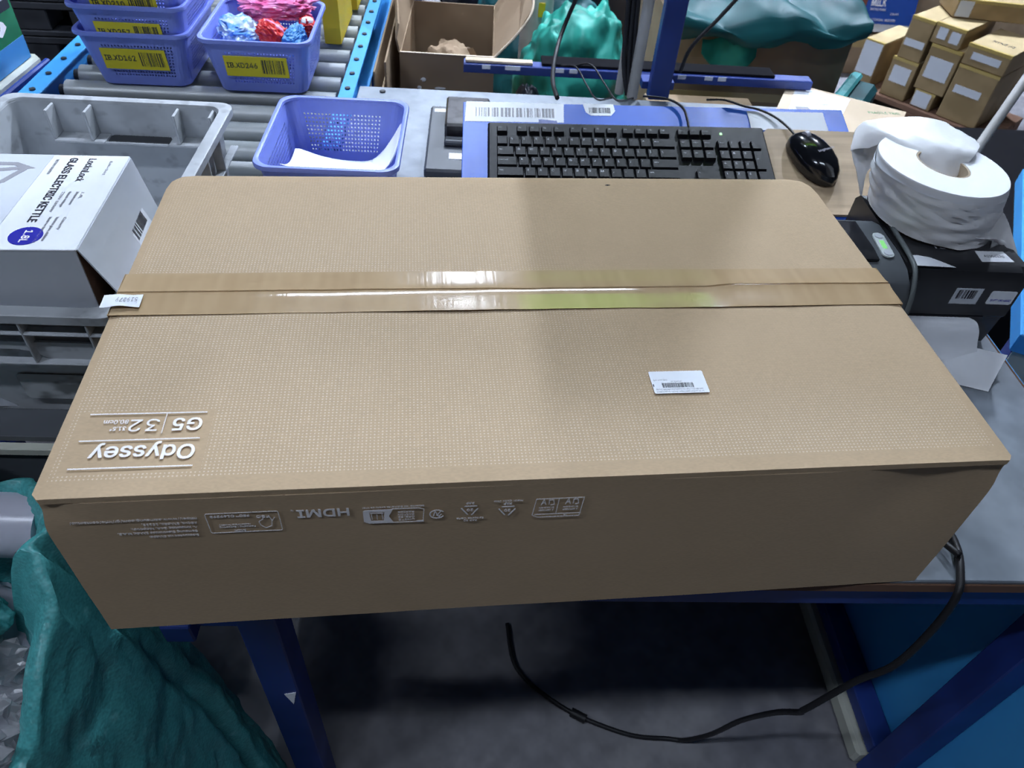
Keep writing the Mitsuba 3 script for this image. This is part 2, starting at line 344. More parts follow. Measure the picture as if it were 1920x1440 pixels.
# barcode sticker
st = part(ct, 'sticker', prism(rrect(.0515, .0285, .0015, .5255, .1040), 0, .0004), 'paper', M=MB @ mat(t=(0, 0, ZT+.0002)), label='white barcode sticker')
MS = MB @ mat(t=(0, 0, ZT+.0006))
part(st, 'barcode', cat(bars(.509, .5385, .0968, .1028, 0, 32, 3, .0002), box(.5003, .5012, .0985, .1015, 0, .0002)), 'dark_ink', M=MS)
part(st, 'lettering', cat(text('SM-G5 32in CURVED GAMING MONITOR 165Hz', .502, .546, .0955, .0016, flip=True, depth=.0002), text('LC32G55TQBUXEN 4K2K 1ms HDMI', .502, .546, .0925, .0016, flip=True, depth=.0002),
                          text('02360021741', .5180, .5285, .1052, .0013, flip=True, depth=.0002), text('0320-VHS-172', .5020, .5150, .1075, .0015, flip=True, depth=.0002)), 'grey_ink', M=MS)
part(ct, 'scuff', prism(Polygon([(.524, .4558), (.527, .4575), (.530, .4560), (.527, .4552)]), 0, .0003), 'dark_ink', M=MB @ mat(t=(0, 0, .1993)), label='tiny dark scuff')
# printing on the near side: coordinates (x along the box, z up), on the plane y=0
MF = MB @ mat(np.array([[1, 0, 0], [0, 0, -1], [0, 1, 0]], float), (0, -.0012, 0))
def ft(s, x0, x1, z0, h, b=False): return text(s, x0, x1, z0, h, 0, .0003, b, True)
addr = [ft('Εισαγωγέας για Ελλάδα:', .073, .1105, .1478, .0026), ft('Samsung Electronics Ελλάς Μ.Α.Ε.', .0505, .111, .1535, .0028), ft('Λ. Κηφισίας 24Α, Μαρούσι,', .0620, .112, .1590, .0028),
        ft('Αθήνα, Ελλάδα, 15125,', .0715, .113, .1645, .0028), ft('https://www.samsung.com/gr/info/contactus/', .0200, .114, .1705, .0028)]
part(ct, 'printed_lettering', cat(*addr), 'white_ink', M=MF, label='five lines of small white address print, upside down')
def rr(x0, x1, z0, z1, w, r=.002):
    g = rrect(x1-x0, z1-z0, r, (x0+x1)/2, (z0+z1)/2); return prism(g.difference(g.buffer(-w)), 0, .0003)
fsc = [rr(.1205, .1768, .1476, .1742, .0006), ft('MIX', .139, .148, .1512, .0026, True), ft('Packaging | Supporting', .1285, .1565, .1560, .0018), ft('responsible forestry', .1285, .1530, .1590, .0018),
       ft('FSC', .1590, .1690, .1690, .0030, True), ft('FSC™ C169298', .1240, .1540, .1712, .0028, True),
       lines([[(.1728, .166), (.1700, .161), (.1690, .1545), (.1640, .1520), (.1605, .1560), (.1600, .1610), (.1635, .1640), (.1640, .1668)], [(.1705, .1610), (.1690, .1668)]], .0006, 0, .0003)]
part(ct, 'printed_mark', cat(*fsc), 'white_ink', M=MF, label='white outlined paper certification mark')
hd = text('HDMI', .1905, .2315, .1735, .0098, 0, .0003, True, True)
part(ct, 'printed_mark', cat(hd, ft('TM', .1862, .1885, .1745, .0016)), 'white_ink', M=MF, label='white HDMI word mark')
shield = Polygon([(.2905, .1520), (.2905, .1705), (.2780, .1705), (.2720, .1610), (.2760, .1512), (.2870, .1512)])
bn = [prism(Polygon([(.2420, .1680), (.2420, .1540), (.2460, .1510), (.2660, .1510), (.2625, .1600), (.2660, .1695), (.2440, .1695)]).difference(Polygon([(.2480, .1545), (.2470, .1665), (.2590, .1665), (.2580, .1545)]).buffer(.0001)), 0, .0003),
      lines([[(.2490, .1560), (.2485, .165)], [(.2575, .1560), (.2570, .165)], [(.2475, .1650), (.2585, .1650)], [(.2530, .1560), (.2530, .163)]], .0006, 0, .0003),
      lines([[(.2640, .1512), (.2900, .1512), (.2910, .1680), (.2870, .1698), (.2650, .1698)]], .0006, 0, .0003), box(.2850, .2905, .1505, .1525, 0, .0003)]
for k, s in enumerate(('UNITÉ', 'CÂBLES', 'CARTON', 'PAPIER')): bn.append(ft(s, .2700, .2830, .1555+.0036*k, .0020))
bn.append(ft('Séparez les éléments avant de trier', .2420, .2915, .1735, .0020))
part(ct, 'printed_mark', cat(*bn), 'white_ink', M=MF, label='white sorting bin pictogram')
cir = np.array([[.3015+.0058*math.cos(t), .1600+.0056*math.sin(t)] for t in np.linspace(.5, 5.8, 24)])
part(ct, 'printed_mark', cat(lines([cir], .0010, 0, .0003), lines([[(.2985, .1570), (.3000, .1640), (.3020, .1590), (.3045, .1640)], [(.3030, .1565), (.3050, .1600)], [(.3010, .1590), (.3050, .1545)]], .0008, 0, .0003)), 'white_ink', M=MF, label='white round recycling figure mark')
def tri(cx, cz, s):
    p = [np.array([cx+s*math.cos(a), cz+s*math.sin(a)]) for a in (math.pi/2*3, math.pi/6, math.pi*5/6)]; out = []
    for i in range(3):
        a, b = p[i], p[(i+1) % 3]; out.append([a+(b-a)*.16, a+(b-a)*.78])
    # turned over: the point of the triangle is down
    return [lines(out, .0011, 0, .0003)] + [ft('20', cx-.0026, cx+.0026, cz-.0005+.0018, .0032, True)]
part(ct, 'printed_mark', cat(*tri(.3285, .1640, .0098), ft('PAP', .3252, .3318, .1745, .0028, True), ft('PAP 20', .3235, .3345, .1502, .0022), ft('Raccolta Carta', .3175, .3400, .1532, .0022)), 'white_ink', M=MF, label='white recycling triangle with text above and below')
part(ct, 'printed_mark', cat(*tri(.3595, .1612, .0098), ft('PAP', .3562, .3628, .1716, .0028, True), ft('meci qutu ütlu', .3480, .3720, .1748, .0022)), 'white_ink', M=MF, label='white recycling triangle right of its twin')
fb = [lines([[(.3810, .1522), (.3860, .1490), (.4215, .1490), (.4230, .1745), (.3830, .1745), (.3810, .1522)], [(.4010, .1530), (.4020, .1745)], [(.3830, .1530), (.4225, .1530)]], .0006, 0, .0003), ft('FR', .4080, .4105, .1520, .0020)]
for k in (0, 1):
    x0 = .3850+.0205*k
    fb += [lines([[(x0+.0025, .166), (x0+.0045, .1735), (x0+.0065, .166)], [(x0+.0035, .1690), (x0+.006, .1690)], [(x0+.009, .1665), (x0+.009, .1725), (x0+.0125, .1725), (x0+.0135, .1665), (x0+.0105, .1655)]], .0007, 0, .0003),
           ft('À DÉPOSER', x0+.001, x0+.0135, .1595, .0017), ft('EN MAGASIN', x0+.001, x0+.0135, .1630, .0017)]
part(ct, 'printed_mark', cat(*fb), 'white_ink', M=MF, label='white outlined box with two disposal pictograms')
# white slip over the left edge
sl = thing('paper_slip', 'small white handwritten paper slip stuck over the left end of the monitor carton', 'label')
g = np.zeros((14, 6, 3)); uu = np.linspace(-.0085, .0270, 14); vv = np.linspace(0, .0180, 6)
g[..., 0] = uu[:, None]+.12*vv[None]*0; g[..., 1] = .2200+vv[None]+.0010*np.sin(uu[:, None]*120); g[..., 2] = .2042+.0008*np.sin(uu[:, None]*200+vv[None]*80)+np.where(uu[:, None] < 0, -uu[:, None]*.10, 0)
part(sl, 'slip', sheet(g[:, ::-1], .0003), 'paper', True, M=MB)
hw = text('519279', .004, .0235, .2330, .0062, 0, .0002, False, True)
part(sl, 'handwriting', hw, 'grey_ink', M=MB @ mat(t=(0, 0, .2051)))

# ------------------------------------------------------------------ roller conveyor
cv = thing('roller_conveyor', 'grey steel roller conveyor between bright blue rails left of the workbench', 'conveyor')
def channel(x0, x1, y0, y1): # top flange and web
    return cat(cbox(x0, x1, y0, y1, .758, .762, .001), cbox(x0, x0+.004, y0, y1, .68, .7578, .001), cbox(x0, x1, y0, y1, .676, .680, .001))
rl = [part(cv, 'rail', channel(-.842, -.802, .235, 4.4), 'rail_blue'), part(cv, 'rail', channel(-.248, -.218, .902, 4.4), 'rail_blue'), part(cv, 'rail', mv(channel(-.248, -.2175, .235, .900), mat(t=(0, 0, -.0110))), 'rail_blue')]
rol = mikit.ply(mv(trimesh.creation.cylinder(.0215, .535, sections=24), rot((0, 90, 0))), 'steel', 40)
hub = mikit.ply(mv(trimesh.creation.cylinder(.0125, .563, sections=12), rot((0, 90, 0))), 'dark_steel', 40)
bol = mikit.ply(trimesh.creation.cylinder(.0055, .003, sections=10), 'dark_steel')
y = .8450
while y < 4.35:
    r_ = part(cv, 'roller', rol, None, M=mat(t=(-.525, y, .7298))); part(r_, 'axle', hub, None, M=mat(t=(-.525, y, .7298)))
    part(rl[0], 'bolt', bol, None, M=mat(t=(-.82, y, .7636))); part(rl[1 if y > .905 else 2], 'bolt', bol, None, M=mat(t=(-.233, y, .7636 if y > .905 else .7526)))
    y += .0748
part(cv, 'end_plate', cbox(-.80, -.25, .226, .2335, .640, .700, .001), 'device_grey')
part(cv, 'landing_plate', cbox(-.80, -.25, .234, .815, .712, .7215, .001), 'device_grey')
part(cv, 'end_trim', cbox(-.80, -.25, .222, .2335, .7005, .7115, .001), 'cream_paint')
for yy in (.55, 1.6, 3.2):
    for xx in (-.838, -.246): part(cv, 'leg', cbox(xx, xx+.028, yy, yy+.04, 0, .6755, .002), 'frame_blue')

# ------------------------------------------------------------------ grey tote with the kettle carton
def ring(x0, x1, y0, y1, z, r=.02, q=4):
    c = np.array(rrect(x1-x0, y1-y0, r, (x0+x1)/2, (y0+y1)/2, q).exterior.coords)[:-1]; return np.c_[c, np.full(len(c), z)]
tt = thing('tote', 'grey plastic stacking tote with scuffed walls holding the white kettle carton', 'tote')
X0, X1, Y0, Y1 = -.690, -.347, .254, .776
def shell(o, i, cap=True):  # outer rings bottom to top, then inner rings top to bottom
    return loft(np.array([ring(*a) for a in o]+[ring(*a) for a in i]), cap, cap)
part(tt, 'body', shell([(X0+.024, X1-.024, Y0+.024, Y1-.024, .7222), (X0+.014, X1-.014, Y0+.014, Y1-.014, .888)],
                       [(X0+.018, X1-.018, Y0+.018, Y1-.018, .888), (X0+.028, X1-.028, Y0+.028, Y1-.028, .7262)]), 'tote_grey', 40)
part(tt, 'rim', shell([(X0, X1, Y0, Y1, .880), (X0, X1, Y0, Y1, .8905), (X0+.002, X1-.002, Y0+.002, Y1-.002, .892)], [(X0+.0155, X1-.0155, Y0+.0155, Y1-.0155, .892), (X0+.0175, X1-.0175, Y0+.0175, Y1-.0175, .889), (X0+.0175, X1-.0175, Y0+.0175, Y1-.0175, .880), (X0+.001, X1-.001, Y0+.001, Y1-.001, .880)], False), 'tote_grey', 40)
# front flange ribs
part(tt, 'flange', cbox(X0+.01, X1-.01, Y0+.001, Y0+.0155, .862, .865, .001), 'tote_grey')
fl = Polygon([(X0+.01, .846), (X1-.01, .846), (X1-.01, .820), (-.430, .820), (-.445, .823), (-.458, .832), (-.475, .835), (-.60, .835), (-.62, .832), (-.635, .822), (-.65, .820), (X0+.01, .820)])
part(tt, 'flange', mv(prism(fl, 0, .003), mat(np.array([[1, 0, 0], [0, 0, -1], [0, 1, 0]], float), (0, Y0+.0125, 0))), 'tote_grey')
part(tt, 'flange', cbox(X0+.01, X1-.01, Y0+.001, Y0+.012, .819, .822, .001), 'tote_grey')
for x in (-.66, -.585, -.455, -.385): part(tt, 'rib', cbox(x, x+.003, Y0+.001, Y0+.0155, .822, .880, .0008), 'tote_grey')
for yq in np.arange(Y0+.05, Y1-.04, .062):
    part(tt, 'rib', cbox(X1-.0155, X1-.001, yq, yq+.004, .80, .880, .0008), 'tote_grey')
part(tt, 'flange', cbox(X1-.013, X1-.001, Y0+.02, Y1-.02, .828, .831, .0008), 'tote_grey')
# inner handle ledge on the far wall
part(tt, 'handle_ledge', cat(cbox(-.615, -.540, Y1-.050, Y1-.021, .838, .842, .001), cbox(-.540, -.445, Y1-.050, Y1-.046, .838, .842, .001), cbox(-.445, -.375, Y1-.050, Y1-.021, .838, .842, .001)), 'tote_grey')
part(tt, 'hand_hole', prism(rrect(.092, .0235, .006, -.4925, Y1-.0335), .8395, .8405), 'dark_steel', label='dark hand hole')
for x in (-.616, -.560, -.430, -.377): part(tt, 'rib', cbox(x, x+.004, Y1-.048, Y1-.0205, .8425, .888, .0008), 'tote_grey')
part(tt, 'label_residue', prism(rrect(.105, .040, .006, -.445, .768), 0, .0006), 'residue', M=mat(np.array([[1, 0, 0], [0, 0, -1], [0, 1, 0]], float), (0, Y0+.0183, 0)), label='worn white sticker residue')
ip = thing('paper_sheet', 'crumpled white paper lying in the grey tote behind the kettle carton', 'paper')
g = np.zeros((8, 8, 3)); g[..., 0] = np.linspace(-.465, -.377, 8)[:, None]; g[..., 1] = np.linspace(.535, .70, 8)[None]; g[..., 2] = .735+.04*meshkit.noise(g*[30, 30, 0])
part(ip, 'sheet', sheet(g[:, ::-1]), 'paper', True)
kt = thing('kettle_carton', 'white electric kettle carton with an open end flap sitting in the grey tote', 'cardboard box')
KM = rot((0, 0, 3.0), (-.3790, .2850, .727))     # near right bottom corner; x to the left is negative
kw, kd, kh = .262, .196, .226
part(kt, 'body', cat(box(-kw, 0, 0, .0018, 0, kh), box(-kw, 0, kd-.0018, kd, 0, kh), box(-kw, -kw+.0018, .0018, kd-.0018, 0, kh), box(-kw, 0, .0018, kd-.0018, 0, .0018)), 'carton_grey', M=KM, label='grey printed side walls')
tpv = part(kt, 'top_panel', cbox(-kw, .0004, -.0004, kd, kh+.0002, kh+.0024, .0006), 'carton_white', M=KM)
ef = np.zeros((6, 6, 3)); vv = np.linspace(.002, kd-.002, 6); tt_ = np.linspace(0, 1, 6)
ef[..., 1] = vv[:, None]; ef[..., 0] = .001+.045*tt_[None]*(1-vv[:, None]/kd*.55); ef[..., 2] = kh+.001-.105*tt_[None]
efp = part(kt, 'end_flap', sheet(ef, .0016), 'carton_grey', M=KM, label='grey end flap hanging open')
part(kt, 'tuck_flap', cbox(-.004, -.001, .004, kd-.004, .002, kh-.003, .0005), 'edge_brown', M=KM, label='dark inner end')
nrm = np.cross(ef[5, 0]-ef[0, 0], ef[0, 5]-ef[0, 0]); 
zt_ = kh+.0026; MT = KM @ mat(t=(0, 0, zt_))
def kt_text(s, x, y0, y1, h, b=False):  # reads from the far edge to the near edge (text runs along -y, top towards +x)
    m = meshkit.text_mesh(s, h, .0003, b); bb = m.bounds; m.apply_translation((-bb[0][0], 0, 0)); m.apply_scale([(y1-y0)/(bb[1][0]-bb[0][0]), 1, 1])
    m.apply_transform(rot((0, 0, -90))); m.apply_translation((x, y1, 0)); return m
part(tpv, 'lettering', cat(kt_text('GLASS ELECTRIC KETTLE', -.064, .050, .188, .0085, True), kt_text('LocknLock', -.043, .135, .187, .0082)), 'dark_ink', M=MT)
part(tpv, 'lettering', cat(*[kt_text(s, x, a, b, .0028) for s, x, a, b in (('RETRO SERIES', -.079, .150, .184), ('EJK-341', -.018, .150, .182), ('1.8L', -.028, .098, .112), ('Model name', -.034, .085, .112), ('Rated voltage', -.042, .080, .112), ('220V 1850W', -.049, .070, .112), ('Capacity', -.030, .036, .060), ('Material glass, stainless', -.038, .015, .060), ('Made for home use only', -.045, .012, .060))]), 'grey_ink', M=MT)
part(tpv, 'badge', prism(Polygon([(-.056+.0165*math.cos(t), .024+.0165*math.sin(t)) for t in np.linspace(0, 2*math.pi, 33)[:-1]]), 0, .0003), 'blue_ink', M=MT, label='round blue capacity badge')
part(tpv, 'badge_lettering', kt_text('1.8L', -.059, .012, .034, .0075, True), 'white_ink', M=mat(t=(0, 0, .0003)) @ MT)
part(tpv, 'picture_panel', prism([(-kw+.001, .001), (-.090, .001), (-.085, kd-.001), (-kw+.001, kd-.001)], 0, .0002), 'carton_grey', M=MT)
part(tpv, 'kettle_picture', cat(lines([[(-.23, .172), (-.120, .172), (-.105, .164), (-.17, .149)], [(-.105, .164), (-.120, .132), (-.17, .102)]], .007, .0002, .0005), prism(Polygon([(-.23, .150), (-.135, .148), (-.145, .122), (-.23, .100)]), .0002, .0004)), 'grey_ink', M=MT, label='grey printed picture of a kettle')
# sticker on the end flap (flap plane frame)
e1 = (ef[5, 2]-ef[0, 2]); e1 /= np.linalg.norm(e1); e2 = ef[2, 0]-ef[2, 5]; e2 /= np.linalg.norm(e2); e3 = np.cross(e1, e2)
FM = KM @ mat(np.stack([e1, e2, e3], 1), ef[3, 3]+e3*.0012)
part(efp, 'sticker', prism(rrect(.055, .034, .002, .010, .014), 0, .0003), 'paper', M=FM)
part(efp, 'barcode', bars(-.013, .030, .006, .020, .0003, 14, 8), 'dark_ink', M=FM)

# ------------------------------------------------------------------ blue perforated baskets
def basket_mesh(w=.216, d=.246, h=.108, bw=.170, bd=.196):
    cell = .0032; out = []
    def outline(t, off):
        ww, dd = bw+(w-.012-bw)*t-2*off, bd+(d-.012-bd)*t-2*off; r = .022-off*.5
        segx, segy = 50, 58; pts = []; fl = []
        cx, cy = ww/2-r, dd/2-r
        def arc(ox, oy, a0):
            for k in range(6): pts.append((ox+r*math.cos(a0+k/6*math.pi/2), oy+r*math.sin(a0+k/6*math.pi/2))); fl.append(-1)
        arc(cx, -cy, -math.pi/2); 
        for k in range(segy): pts.append((ww/2, -cy+2*cy*k/segy)); fl.append(k)
        arc(cx, cy, 0)
        for k in range(segx): pts.append((cx-2*cx*k/segx, dd/2)); fl.append(k)
        arc(-cx, cy, math.pi/2)
        for k in range(segy): pts.append((-ww/2, cy-2*cy*k/segy)); fl.append(k)
        arc(-cx, -cy, math.pi)
        for k in range(segx): pts.append((-cx+2*cx*k/segx, -dd/2)); fl.append(k)
        return np.array(pts), np.array(fl)
    nz = 32; tri = []; V = []
    for off, flip in ((0., False), (.0018, True)):
        base = sum(len(a) for a in V); rows = []
        for j in range(nz+1):
            t = j/nz; p, fl = outline(t, off); rows.append(np.c_[p, np.full(len(p), .002+(h-.004)*t)])
        m = len(fl); V.append(np.vstack(rows))
        for j in range(nz):
            k = np.arange(m); hole = (fl >= 6) & (fl < fl.max()-5) & (fl % 2 == 0) & (j % 2 == 0) & (j >= 5) & (j <= 25)
            k = k[~hole]; k2 = (k+1) % m; a, b, c_, d_ = base+j*m+k, base+j*m+k2, base+(j+1)*m+k2, base+(j+1)*m+k
            f = np.vstack([np.stack([a, b, c_], 1), np.stack([a, c_, d_], 1)]); tri.append(f[:, ::-1] if flip else f)
        V.append(np.array([[0, 0, .002+off]])); k = np.arange(m); ci = base+(nz+1)*m
        f = np.stack([base+k, base+(k+1) % m, np.full(m, ci)], 1); tri.append(f if flip else f[:, ::-1])
    wall = trimesh.Trimesh(np.vstack(V), np.vstack(tri), process=False)
    rg = []
    for a, z in ((.006, h-.0075), (.0005, h-.007), (0, h-.003), (.001, h), (.0045, h+.0005), (.0075, h-.0005), (.0085, h-.004)): rg.append(ring(-w/2+a, w/2-a, -d/2+a, d/2-a, z, .026, 6))
    rim = loft(rg, False, False)
    return wall, rim
BW, BR = basket_mesh(); BWp, BRp = mikit.ply(BW, 'basket_blue'), mikit.ply(BR, 'basket_blue', 50)
def basket(cx, cy, z, label, code=None, rz=0., cat_='basket', grp=None):
    k = thing('basket', label, cat_, grp); M = rot((0, 0, rz), (cx, cy, z))
    part(k, 'body', BWp, None, M=M); part(k, 'rim', BRp, None, M=M)
    if code:
        a = math.degrees(math.atan2(.108, .019)); ML = M @ rot((180-a-.0, 0, 0), (0, -.1085, .055)) if False else M @ rot((90+10.0, 0, 0), (0, -.1118, .058))
        lb = part(k, 'label', prism(sbox(-.062, -.022, .058, .020), 0, .0006), 'label_yellow', M=ML, label='yellow bin label')
        part(lb, 'lettering', text(code, -.058, .000, -.004, .0105, .0006, .0003, True), 'dark_ink', M=ML)
        part(lb, 'barcode', bars(.008, .052, -.015, .014, .0006, 15, len(code)+int(code[-3:])), 'dark_ink', M=ML)
    return k
BX, BY = -.632, 1.232
basket(BX, BY, .7525, 'blue perforated basket with a yellow label, lowest of the stack on the conveyor', 'IB.XD162', 1, grp='stacked blue baskets')
basket(BX+.006, BY-.004, .8025, 'blue perforated basket with a yellow label, middle of the stack on the conveyor', 'IB.XD257', 1, grp='stacked blue baskets')
basket(BX+.01, BY-.004, .8525, 'blue perforated basket, topmost of the stack on the conveyor', 'IB.XD210', 1, grp='stacked blue baskets')
BX2, BY2 = -.400, 1.226
basket(BX2, BY2, .7525, 'blue perforated basket full of colourful small packets on the conveyor', 'IB.XD246', 1)
basket(-.192, .757, .7545, 'blue perforated basket holding only a white sheet, at the corner of the workbench', None, 0)
ps = thing('paper_sheet', 'curled white paper sheet standing inside the front blue basket', 'paper')
top = spline([(-.268, .790, .812), (-.262, .806, .803), (-.231, .800, .796), (-.196, .800, .790), (-.152, .800, .790), (-.130, .812, .800), (-.110, .820, .825), (-.094, .806, .856), (-.092, .780, .850)], 4)
v_ = np.linspace(0, 1, 10); bot = np.c_[np.clip(top[:, 0], -.262, -.106), np.full(len(top), .662), np.full(len(top), .835)+.02*np.abs((top[:, 0]+.18)/.09)]
g = bot[:, None]*(1-v_)[None, :, None]+top[:, None]*v_[None, :, None]; g[..., 2] -= .012*np.sin(np.pi*v_)[None]
part(ps, 'sheet', sheet(g), 'paper', True)
# packets in the second basket
def blob(c, r, seed, amp=.12, f=3., e=(0, 0, 0), sub=4, pw=1.0):
    m = trimesh.creation.icosphere(sub); v = m.vertices.copy()
    v = np.sign(v)*np.abs(v)**pw
    n_ = meshkit.fbm(v*f+seed*3.1, 4, seed)-.5; ridg = np.abs(meshkit.noise(v*f*2+seed, seed+3)-.5)*2
    v *= (1+amp*(2*n_+.5*(ridg-.5)))[:, None]; m.vertices = v*np.array(r)
    return mv(m, rot(e, c))
pk = [('bag', 'pink iridescent bag of toys lying on top in the packed blue basket', 'pink_print', (-.385, 1.28, .868), (.075, .045, .022), 1, (0, -4, -6)),
      ('packet', 'blue and white plastic packet in the left of the packed blue basket', 'cyan_print', (-.447, 1.205, .836), (.040, .045, .026), 2, (10, 0, 20)),
      ('packet', 'red shiny packet between two blue packets in the packed blue basket', 'red_print', (-.378, 1.195, .842), (.034, .028, .022), 3, (-20, 20, -25)),
      ('packet', 'plain blue packet leaning in the right of the packed blue basket', 'blue_print', (-.337, 1.185, .838), (.018, .034, .022), 4, (15, 10, -15)),
      ('packet', 'red and white wrapped packet by the right rim of the packed blue basket', 'red_print', (-.318, 1.235, .848), (.016, .022, .018), 5, (0, 0, 20))]
for nm, lb, mt, c, r, sd, e in pk:
    k = thing(nm, lb, 'packet' if nm == 'packet' else 'bag'); part(k, 'wrapper', blob(c, r, sd, .30, 3.2, e, 4, .7), mt, 30)
    if sd == 1: part(k, 'label_strip', blob((c[0]+.01, c[1]+.012, c[2]+.018), (.05, .012, .007), 8, .2, 4, e, 3, .8), 'cyan_print', True)
    if sd == 3: part(k, 'stripe', blob((c[0]+.004, c[1]-.002, c[2]+.017), (.022, .006, .006), 9, .1, 3, e, 3, .8), 'pink_print', True)
    if sd == 5: part(k, 'stripe', blob((c[0]+.002, c[1]-.006, c[2]+.010), (.013, .012, .009), 12, .1, 3, e, 3, .8), 'paper', True)
for (lb, x0, x1, y0, y1, h) in (('yellow carton standing on the rollers behind the packed blue basket', -.318, -.281, 1.402, 1.60, .13), ('yellow carton farther along the rollers behind the first yellow carton', -.330, -.272, 1.63, 1.80, .10)):
    k = thing('yellow_carton', lb, 'box'); part(k, 'body', cbox(x0, x1, y0, y1, .7518, .7518+h, .001), 'yellow_box'); part(k, 'lid', cbox(x0-.001, x1+.001, y0-.001, y1+.001, .752+h, .758+h, .001), 'yellow_box')

# ------------------------------------------------------------------ black pallets, side shelf with a green carton
for i in range(8):
    k = thing('plastic_pallet', f'black plastic pallet, number {i+1} from the floor in the stack left of the conveyor', 'pallet', 'stacked black pallets')
    labels[k]['label'] = ['black plastic pallet at the bottom of the stack left of the conveyor', 'black plastic pallet second from the floor in the stack left of the conveyor', 'black plastic pallet third from the floor in the stack left of the conveyor', 'black plastic pallet fourth from the floor in the stack left of the conveyor', 'black plastic pallet fourth from the top of the stack left of the conveyor', 'black plastic pallet third from the top of the stack left of the conveyor', 'black plastic pallet second from the top of the stack left of the conveyor', 'black plastic pallet topmost of the stack left of the conveyor'][i]
    z = .0005+i*.093; M = rot((0, 0, 2), (-1.42, 2.20, z)); 
    part(k, 'deck', cat(*[cbox(-.42, .42, y0, y0+.075, .072, .090, .002) for y0 in np.arange(-.35, .30, .09)]), 'pallet_black', M=M)
    part(k, 'bottom_deck', cat(*[cbox(-.42, .42, y0, y0+.09, .0, .014, .002) for y0 in (-.35, -.045, .26)]), 'pallet_black', M=M)
    for xx in (-.42, -.20, -.04, .12, .30): part(k, 'block', cbox(xx, xx+.12, -.345, -.25, .0145, .0718, .003), 'pallet_black', M=M)
sh = thing('side_shelf', 'blue edged shelf at the far left carrying the green and white carton', 'shelf')
SM = rot((0, 0, -3), (-.882, 1.265, .75))
part(sh, 'board', prism(Polygon([(-.5, -.62), (.0, -.62), (.0, -.02), (-.02, .0), (-.5, .0)]), -.012, 0), 'cream_paint', M=SM)
part(sh, 'edge', cbox(.0005, .012, -.62, -.004, -.05, -.004, .003), 'frame_blue', M=SM)
for yy in (-.58, -.08): part(sh, 'leg', cbox(-.06, -.02, yy, yy+.04, -.7498, -.0125, .002), 'frame_blue', M=SM)
gc = thing('green_carton', 'green and white printed carton standing on the blue edged shelf at the far left', 'cardboard box')
GM = rot((0, 0, -3), (-.902, 1.250, .7505))
part(gc, 'body', cbox(-.22, 0, -.30, 0, 0, .23, .001), 'green_print', M=GM)
part(gc, 'top_band', cbox(.0003, .0009, -.30, -.001, .118, .2298, .0002), 'carton_white', M=GM); part(gc, 'base_band', cbox(.0003, .0009, -.30, -.001, .001, .045, .0002), 'blue_print', M=GM)
part(gc, 'top_lettering', text('OK', 0, .04, 0, .018, 0, .0004, True), 'dark_ink', M=GM @ mat(np.array([[0, 0, 1], [1, 0, 0], [0, 1, 0]], float), (.0009, -.055, .150)))
part(gc, 'emblem', prism(Polygon([(-.095, .062), (-.078, .066), (-.070, .082), (-.060, .076), (-.055, .066), (-.066, .060), (-.080, .054)]), 0, .0005), 'white_ink', M=GM @ mat(np.array([[0, 0, 1], [1, 0, 0], [0, 1, 0]], float), (.0004, .012, .008)), label='small white printed shape')
part(gc, 'panel', cbox(.0003, .0008, -.045, -.008, .100, .128, .0002), 'dark_ink', M=GM, label='dark printed window')

# ------------------------------------------------------------------ tilted keyboard tray
TR = R.from_rotvec([0, 0, 0]); TM = rot((15.24, -1.71, -.16), (.3318, .7354, .851))
kt_ = thing('keyboard_tray', 'tilted blue steel tray holding the keyboard above the workbench', 'tray')
part(kt_, 'plate', cbox(-.325, .322, -.122, .128, -.005, -.0008, .001), 'tray_blue', M=TM)
part(kt_, 'front_lip', cbox(-.325, .322, -.1235, -.120, -.024, -.0052, .0006), 'frame_blue', M=TM)
for x in (-.20, .22): part(kt_, 'support', cbox(x, x+.03, 0, 0, 0, 0) if False else box(x+.3318, x+.3618, .80, .83, .7502, .868), 'frame_blue')
lb = part(kt_, 'label', prism([(-.322, .080), (-.158, .081), (-.156, .127), (-.320, .1285)], 0, .0005), 'paper', M=TM @ mat(t=(0, 0, -.0008)), label='large white barcode label')
part(lb, 'barcode', bars(-.304, -.172, .092, .114, 0, 26, 21), 'grey_ink', M=TM @ mat(t=(0, 0, -.0002)))
lb = part(kt_, 'label', prism([(-.124, .129), (-.072, .1285), (-.070, .112), (-.078, .100), (-.112, .100), (-.120, .108)], 0, .0005), 'paper', M=TM @ mat(t=(0, 0, -.0008)), label='small white barcode label at the back edge')
part(lb, 'barcode', bars(-.114, -.078, .106, .119, 0, 22, 5), 'dark_ink', M=TM @ mat(t=(0, 0, -.0002)))
part(kt_, 'clear_tape', cbox(.155, .286, .072, .118, .0, .0006, .0001), 'carton_grey', M=TM, label='strip of whitish packing tape')
mb = thing('mouse_board', 'thin wood coloured board serving as a mouse pad on the right of the tray', 'board')
part(mb, 'board', mv(prism(Polygon([(.163, -.116), (.315, -.119), (.322, -.121), (.3265, -.117), (.349, .055), (.345, .064), (.336, .066), (.180, .0705), (.170, .060)]), 0, .0045), mat(t=(0, 0, .0007))), 'wood_board', M=TM)
